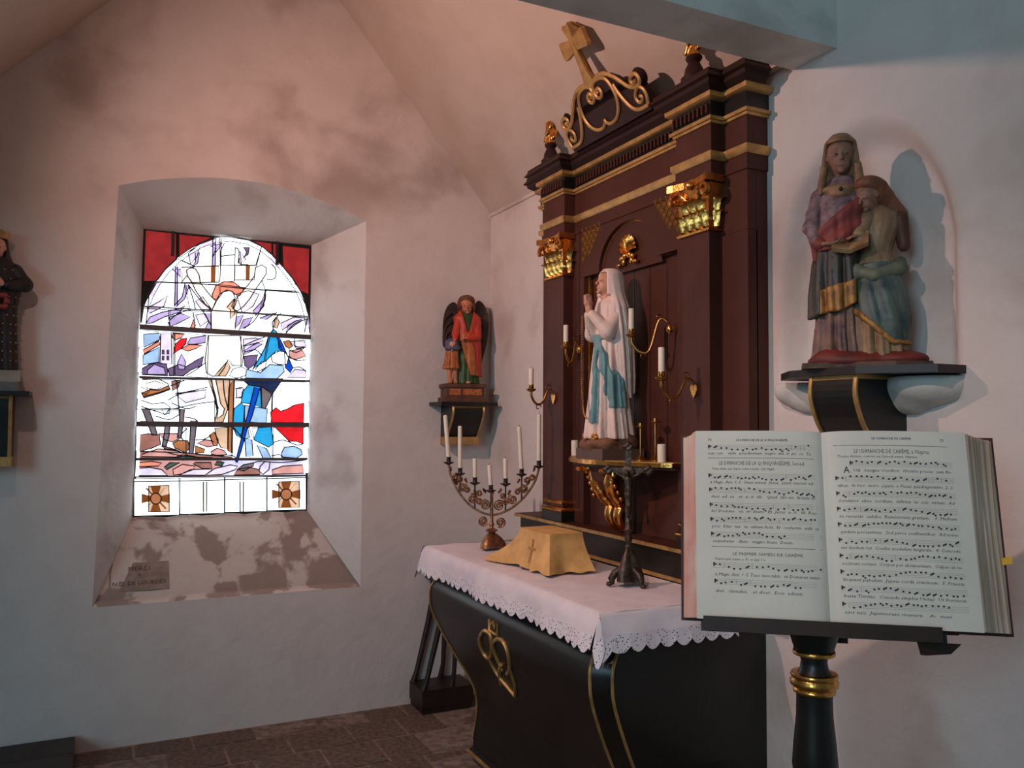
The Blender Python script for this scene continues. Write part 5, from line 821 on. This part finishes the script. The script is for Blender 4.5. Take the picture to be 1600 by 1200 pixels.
G().box(-.0095, .0095, -.006, .006, .235, .485).obj('upright', BRONZE, cx_); G().box(-.056, .056, -.006, .006, .402, .420).obj('crossbar', BRONZE, cx_)
for x, z in ((0, .495), (-.066, .411), (.066, .411)):
    carve('trefoil_end', U(.004, *[ell((x+.010*math.cos(a), 0, z+.010*math.sin(a)), (.010, .009, .010)) for a in (.0, 1.57, 3.14, 4.71)]), (x-.03, -.02, z-.03), (x+.03, .02, z+.03), .0028, BRONZE, cx_)
cor = U(.006, con((0, -.016, .380), (.002, -.018, .345), .013, .010), con((.002, -.018, .345), (0, -.018, .325), .011, .012), con((0, -.018, .325), (.004, -.024, .285), .009, .007), con((.004, -.024, .285), (0, -.014, .245), .007, .004), con((-.010, -.014, .385), (-.034, -.012, .398), .006, .004), con((-.034, -.012, .398), (-.054, -.010, .412), .004, .003), con((.010, -.014, .385), (.034, -.012, .398), .006, .004), con((.034, -.012, .398), (.054, -.010, .412), .004, .003), ell((-.004, -.022, .402), (.009, .010, .012)))
carve('corpus', cor, (-.07, -.045, .23), (.07, 0, .43), .0024, BRONZE, cx_)
carve('mount', ell((0, -.004, .40), (.026, .008, .030)), (-.04, -.02, .36), (.04, .02, .44), .003, BRONZE, cx_)
# ================================================================== floor things
pd = thing('prie_dieu', 'dark wooden kneeling stool with slanting posts behind the altar', 'kneeler', (-.345, -.10, .002))
G().box(-.145, .150, -.115, .085, 0, .03).obj('foot_frame', WOOD, pd); G().box(-.150, .155, -.12, .09, .03, .125).obj('kneeling_box', WOOD, pd)
for y in (-.10, .07):
    G().tube([(-.135, y, .12), (-.115, y, .18), (-.045, y, .46), (-.03, y, .56), (-.02, y, .70)], [.019, .014, .017, .014, .015], 8).obj('post', WOOD, pd, smooth=50); G().tube([(.03, y, .12), (.045, y, .20), (.055, y, .40), (.06, y, .70)], [.018, .013, .016, .014], 8).obj('post', WOOD, pd, smooth=50)
G().box(-.06, .12, -.13, .10, .70, .72).obj('arm_rest', WOOD, pd)
st = thing('wooden_step', 'low dark wooden platform on the floor at the foot of the window wall', 'platform', (-2.62, -.36, .003))
for k in range(3): G().box(-.40, .435, -.33+k*.222, -.33+k*.222+.219, .062, .084).obj('plank', WOOD, st)
G().box(-.39, .425, -.325, .325, 0, .062).obj('frame', WOOD, st)
# ================================================================== lectern and book
YAW, TILT = math.radians(37.67), math.radians(13.84)
e1 = np.array((math.cos(YAW), -math.sin(YAW), 0)); bk_ = np.array((math.sin(YAW), math.cos(YAW), 0)); e2 = np.array((0, 0, math.cos(TILT)))+bk_*math.sin(TILT); e3 = np.cross(e1, e2)
if e3 @ bk_ > 0: e3 = -e3
BO = np.array((-.738, -3.326, 1.182)); HB = .415
MB = Matrix(((e1[0], e2[0], e3[0], BO[0]), (e1[1], e2[1], e3[1], BO[1]), (e1[2], e2[2], e3[2], BO[2]), (0, 0, 0, 1)))   # local: x across, y up the page, z towards the reader
lec = thing('lectern', 'black turned wooden lectern with gold rings holding the open book', 'lectern', (0, 0, 0))
def lp(x, y, z): return tuple(BO+e1*x+e2*y+e3*z)
def lbox(x0, x1, y0, y1, z0, z1): return G().add([lp(x, y, z) for z in (z0, z1) for y in (y0, y1) for x in (x0, x1)], [(0, 2, 3, 1), (4, 5, 7, 6), (0, 1, 5, 4), (2, 6, 7, 3), (0, 4, 6, 2), (1, 3, 7, 5)])
lbox(-.26, .27, -.006, .34, -.115, -.0935).obj('desk_board', WOOD, lec)
lbox(-.265, .215, -.024, -.0045, -.115, .020).obj('ledge', WOOD, lec); lbox(-.262, .205, -.024, .006, .020, .030).obj('ledge_lip', WOOD, lec)
G().add([lp(x, y, z) for x, y, z in ((.17, -.024, .02), (.25, -.024, -.01), (.225, -.045, .0), (.175, -.050, .02), (.17, -.024, -.03), (.25, -.024, -.06), (.225, -.045, -.05), (.175, -.050, -.03))], [(0, 1, 2, 3), (7, 6, 5, 4), (0, 4, 5, 1), (1, 5, 6, 2), (2, 6, 7, 3), (3, 7, 4, 0)]).obj('ledge_bracket', WOOD, lec)
CX, CY = -.737, -3.275
lbox(-.05, .05, -.035, .06, -.18, -.115).obj('head_block', WOOD, lec)
G().lathe([(.060, 1.168), (.050, 1.15), (.042, 1.125), (.040, 1.118), (.030, 1.112), (.027, 1.095), (.030, 1.078), (.038, 1.068), (.038, 1.030), (.037, 1.02), (.038, .98), (.044, .92), (.047, .88), (.043, .845), (.034, .82), (.030, .80), (.036, .78), (.040, .70), (.036, .40), (.045, .20), (.06, .12), (.06, .06)], 28, (CX, CY, 0)).obj('column', BLACK, lec, smooth=40)
G().lathe([(.036, 1.108), (.043, 1.110), (.044, 1.115), (.042, 1.120), (.036, 1.121)], 28, (CX, CY, 0)).obj('gold_ring', GOLD, lec, smooth=60)
G().lathe([(.036, 1.028), (.043, 1.031), (.044, 1.036), (.041, 1.040), (.049, 1.046), (.050, 1.054), (.046, 1.061), (.049, 1.066), (.047, 1.071), (.036, 1.072)], 28, (CX, CY, 0)).obj('gold_ring', GOLD, lec, smooth=60)
G().lathe([(.030, .822), (.040, .825), (.041, .831), (.038, .836), (.030, .838)], 28, (CX, CY, 0)).obj('gold_ring', GOLD, lec, smooth=60)
for a in (0, 1, 2, 3): 
    d_ = np.array((math.cos(a*math.pi/2+YAW), math.sin(a*math.pi/2+YAW), 0)); G().tube([tuple(np.array((CX, CY, 0))+d_*r_+np.array((0, 0, z))) for r_, z in ((.04, .12), (.14, .10), (.22, .05), (.25, .022))], [.03, .026, .022, .02], 8).obj('foot', BLACK, lec, smooth=60)
bkk = thing('open_book', 'large open music book with square notes and red page edges on the lectern', 'book'); bkk.matrix_world = MB
def pz(x):
    return (.016*(1-math.exp(-abs(x)/.022))-.014-.010*(abs(x)/.28)**2 if x < 0 else .020*(1-math.exp(-x/.025))-.016+.004*math.sin(min(1, x/.294)*math.pi)-.012*(x/.294)**3)
xs_l = -np.concatenate([np.linspace(0, .06, 10), np.linspace(.075, .275, 12)])[::-1]; xs_r = np.concatenate([np.linspace(0, .06, 10), np.linspace(.075, .294, 12)])
BK = -.080                                                     # the boards' inner face
for xs, nm, lb in ((xs_l, 'left_page', None), (xs_r, 'right_page', None)):
    s_ = 1 if xs[-1] > 0 else -1
    G().sheet([[(x, y, pz(x)) for x in xs] for y in np.linspace(0, HB, 3)]).obj('page', PAPER, bkk, smooth=60)
    prof = [(x, pz(x)-.0006) for x in xs]
    oe = (.368, BK) if s_ > 0 else (-.302, BK)
    oi = (oe[0]-.016*s_, oe[1]); prof = ([(x, z) for x, z in prof if x < .285] if s_ > 0 else [(x, z) for x, z in prof if x > -.268]); body = prof+[oi, (0, BK)] if s_ > 0 else [(0, BK), oi]+prof
    m_ = len(body); g = G().prism([(x, .002, z) for x, z in body], (0, HB-.004, 0)); g.obj('page_block', PAPER if s_ < 0 else EDGE, bkk, smooth=None)
    a_ = (xs[-1] if s_ > 0 else xs[0]); z_ = pz(a_)-.0006
    rows = []
    nr = 40
    for j in range(nr+1):
        t = j/nr; jit = (.0014*math.sin(j*2.9)+.0016*math.sin(j*7.3)+.002*math.sin(j*.8))*s_*(0 < j < nr); bulge = .008*math.sin(t*math.pi)*s_*(-1 if s_ < 0 else 1); rows.append([(a_+(oe[0]-a_)*t-.004*s_*math.sin(t*math.pi)+jit*(1+.5*math.sin(y*14+j)), y, z_+(oe[1]-z_)*t) for y in (.002, .1, .2, .3, HB-.002)])
    G().sheet(rows).obj('fore_edge', EDGER if s_ < 0 else EDGE, bkk, smooth=60)
    G().box(*( (0, .372) if s_ > 0 else (-.308, 0)), -.004, HB+.006, BK-.007, BK).obj('cover_board', COVER, bkk)
G().box(-.03, .03, -.004, HB+.006, BK-.012, BK-.006).obj('spine', COVER, bkk)
G().add([(.352, .140, BK+.004), (.381, .146, BK+.01), (.382, .162, BK+.01), (.352, .154, BK+.004)], [(0, 1, 2, 3)]).obj('bookmark', YEL, bkk)
# printed music: staves, square notes, Latin underneath
ink, gry, stv = G(), G(), G()
def put(gm, V, F, x, y, d=.0007): gm.add([(x+v[0], y+v[1], pz(x+v[0])+d) for v in V], F)
def line(gm, x0, x1, y, t, dy=0.): 
    n_ = 12; gm.sheet([[(x, y+k*t, pz(x)+.0005) for x in np.linspace(x0, x1, n_)] for k in (0, 1)])
def words(gm, s, x0, x1, y, size, align='LEFT', shear=0., fit=False):
    V, F = text_mesh(s, size, 'LEFT', shear, 1); 
    if not V: return
    w_ = max(v[0] for v in V); sc = (x1-x0)/w_ if (fit or w_ > x1-x0) else 1.; ox = x0 if align == 'LEFT' else (x0+x1)/2-w_*sc/2
    put(gm, [(v[0]*sc, v[1]) for v in V], F, ox, y)
def staff(x0, x1, y, seed, upto=1.):
    r_ = random.Random(seed); h = .0105
    for k in range(4): line(stv, x0, x1, y+k*h/3, .00035)
    put(ink, [(0, 0), (.003, 0), (.003, .008), (0, .008)], [(0, 1, 2, 3)], x0+.001, y+.003); put(ink, [(0, 0), (.005, 0), (.005, .003), (0, .003)], [(0, 1, 2, 3)], x0+.003, y+.006)
    x = x0+.013; p = r_.randint(1, 4)
    while x < x0+(x1-x0)*upto-.008:
        p = max(-1, min(6, p+r_.choice((-2, -1, -1, 0, 1, 1, 2)))); yy = y+p*h/6-.0017; q = r_.random()
        if q < .70: put(ink, [(0, 0), (.0038, 0), (.0038, .0034), (0, .0034)], [(0, 1, 2, 3)], x, yy); x += r_.uniform(.007, .013)
        elif q < .85: put(ink, [(0, -.001), (.008, .003), (.008, .0065), (0, .0025)], [(0, 1, 2, 3)], x, yy); x += r_.uniform(.011, .016)
        elif q < .93: put(ink, [(0, 0), (.0038, 0), (.0038, .0034), (0, .0034)], [(0, 1, 2, 3)], x, yy); put(ink, [(0, 0), (.0035, 0), (.0035, .0032), (0, .0032)], [(0, 1, 2, 3)], x+.0042, yy-.003); x += r_.uniform(.011, .016)
        else: put(stv, [(0, 0), (.0005, 0), (.0005, h), (0, h)], [(0, 1, 2, 3)], x, y); x += .008
def vy(py, right=False): return (968-py)/296*HB if not right else (978-py)/302*HB
xl, xr = -.248, -.018
words(gry, '74', xl, xl+.012, vy(689), .0085); words(ink, 'LE DIMANCHE DE LA QUINQUAGESIME', -.185, -.075, vy(689), .0072, 'C', fit=True)
staff(xl, xr-.004, vy(703), 1); words(gry, 'num cum    valde  splendissimam  magno  abii  in  pa-  ce.  Tu', xl, xr-.008, vy(711), .0088, shear=.25, fit=True); line(ink, xl, xr-.003, vy(717), .0008)
words(gry, 'LE DIMANCHE DE LA QUINQUAGÉSIME, Second.', xl+.024, xr-.022, vy(728), .0125, fit=True); words(gry, 'Toutes Antien. aux Vêspres comme à Laudes. Cant. Magnif.', xl+.008, -.105, vy(736), .0075, shear=.25, fit=True)
LT = ['à Magn. Ant. 1. f.  Stans autem  Jesus,  jussit caecum ad-', 'duci  ad  se   et  a- it  illi:   Quid  tibi vis  faciam ti-', 'bi? Domine   ut  vi- deam.  Et  Jesus  a- it   illi  Res-', 'pice:  fides  tua   te  salvum fecit.  Et  confestim  vidit  et', 'sequebatur   illum   magni- ficans  Deum.']
for k, (sy, ty, s) in enumerate(zip((750, 773, 797, 820, 843), (758, 781, 804, 828, 851), LT)): staff(xl+.001*k, xr+.002*k, vy(sy), 10+k, 1 if k < 4 else .72); words(gry, s, xl+.004+.001*k, (xr if k < 4 else -.075)+.002*k-.004, vy(ty), .0092, shear=.25, fit=True)
line(ink, xl+.006, xr+.008, vy(858), .0008); words(gry, 'LE PREMIER SAMEDI DE CARÊME.', xl+.05, xr-.032, vy(870), .0088, 'C', fit=True); words(gry, 'Vêspres Laud. comme  p. 70.  et Cant. 1. v.', xl+.012, -.130, vy(878), .0072, shear=.25, fit=True)
for k, (sy, ty, s) in enumerate(zip((890, 915), (902, 927), ('à Magn. Ant. 1. f. Tunc invocabis,  et Dominus exau-', 'diet:  clamabis,   et dicet:  Ecce  adsum.'))): staff(xl+.008+.002*k, xr+.008, vy(sy), 30+k, 1 if k == 0 else .82); words(gry, s, xl+.012, (xr if k == 0 else -.055), vy(ty), .0092, shear=.25, fit=True)
xl, xr = .022, .262
words(ink, 'LE I DIMANCHE DE CARÊME.', .10, .182, vy(690, 1), .0072, 'C', fit=True); words(gry, '75', .240, .252, vy(692, 1), .0085); line(ink, xl, xr-.006, vy(700, 1), .0008)
words(gry, 'LE I DIMANCHE DE CARÊME, à Vêspres.', xl+.040, xr-.045, vy(712, 1), .0125, fit=True); words(gry, 'Toutes Antien. comme au Samedi avant. Hymne.', xl+.006, xr-.07, vy(719, 1), .0075, shear=.25, fit=True)
RT = ['Udi   benigne Conditor,  Nostras preces  cum fle-', 'tibus,  In hoc  sacro  jejuni- o Fusas quadragenario. 2. S.', 'Scrutator  alme  cordium,  Infirma  tu  scis  virium:  Ad', 'te reversis  exhibe  Remissionis gratiam.   3. Multum', 'quidem peccavimus,  Sed parce confitentibus:  Ad nomi-', 'nis laudem tui  Confer medelam languidis.  4. Concede', 'nostrum conteri  Corpus per abstinentiam,  Culpae ut re-', 'linquant pabulum  Jejuna corda criminum.  5. Praesta', 'beata Trinitas,  Concede simplex Unitas:  Ut fructuosa', 'sint tuis  Jejuniorum munera.   A-  men.']
words(ink, 'A', xl+.018, xl+.03, vy(744, 1), .021)
for k, s in enumerate(RT):
    o_ = .030 if k == 0 else 0; sy = 733+24.2*k; staff(xl+o_, xr+.0007*k, vy(sy, 1), 50+k, 1 if k < 9 else .88); words(gry, s, xl+o_*1.1+.004, xr-.004+.0007*k-(.03 if k == 9 else 0), vy(sy+9, 1), .0092, shear=.25, fit=True)
ink.obj('print', INK, bkk, kind='stuff'); gry.obj('verse_text', INKG, bkk, kind='stuff'); stv.obj('stave_lines', mat('stave_ink', (150, 148, 142), .8, var=.03), bkk, kind='stuff')
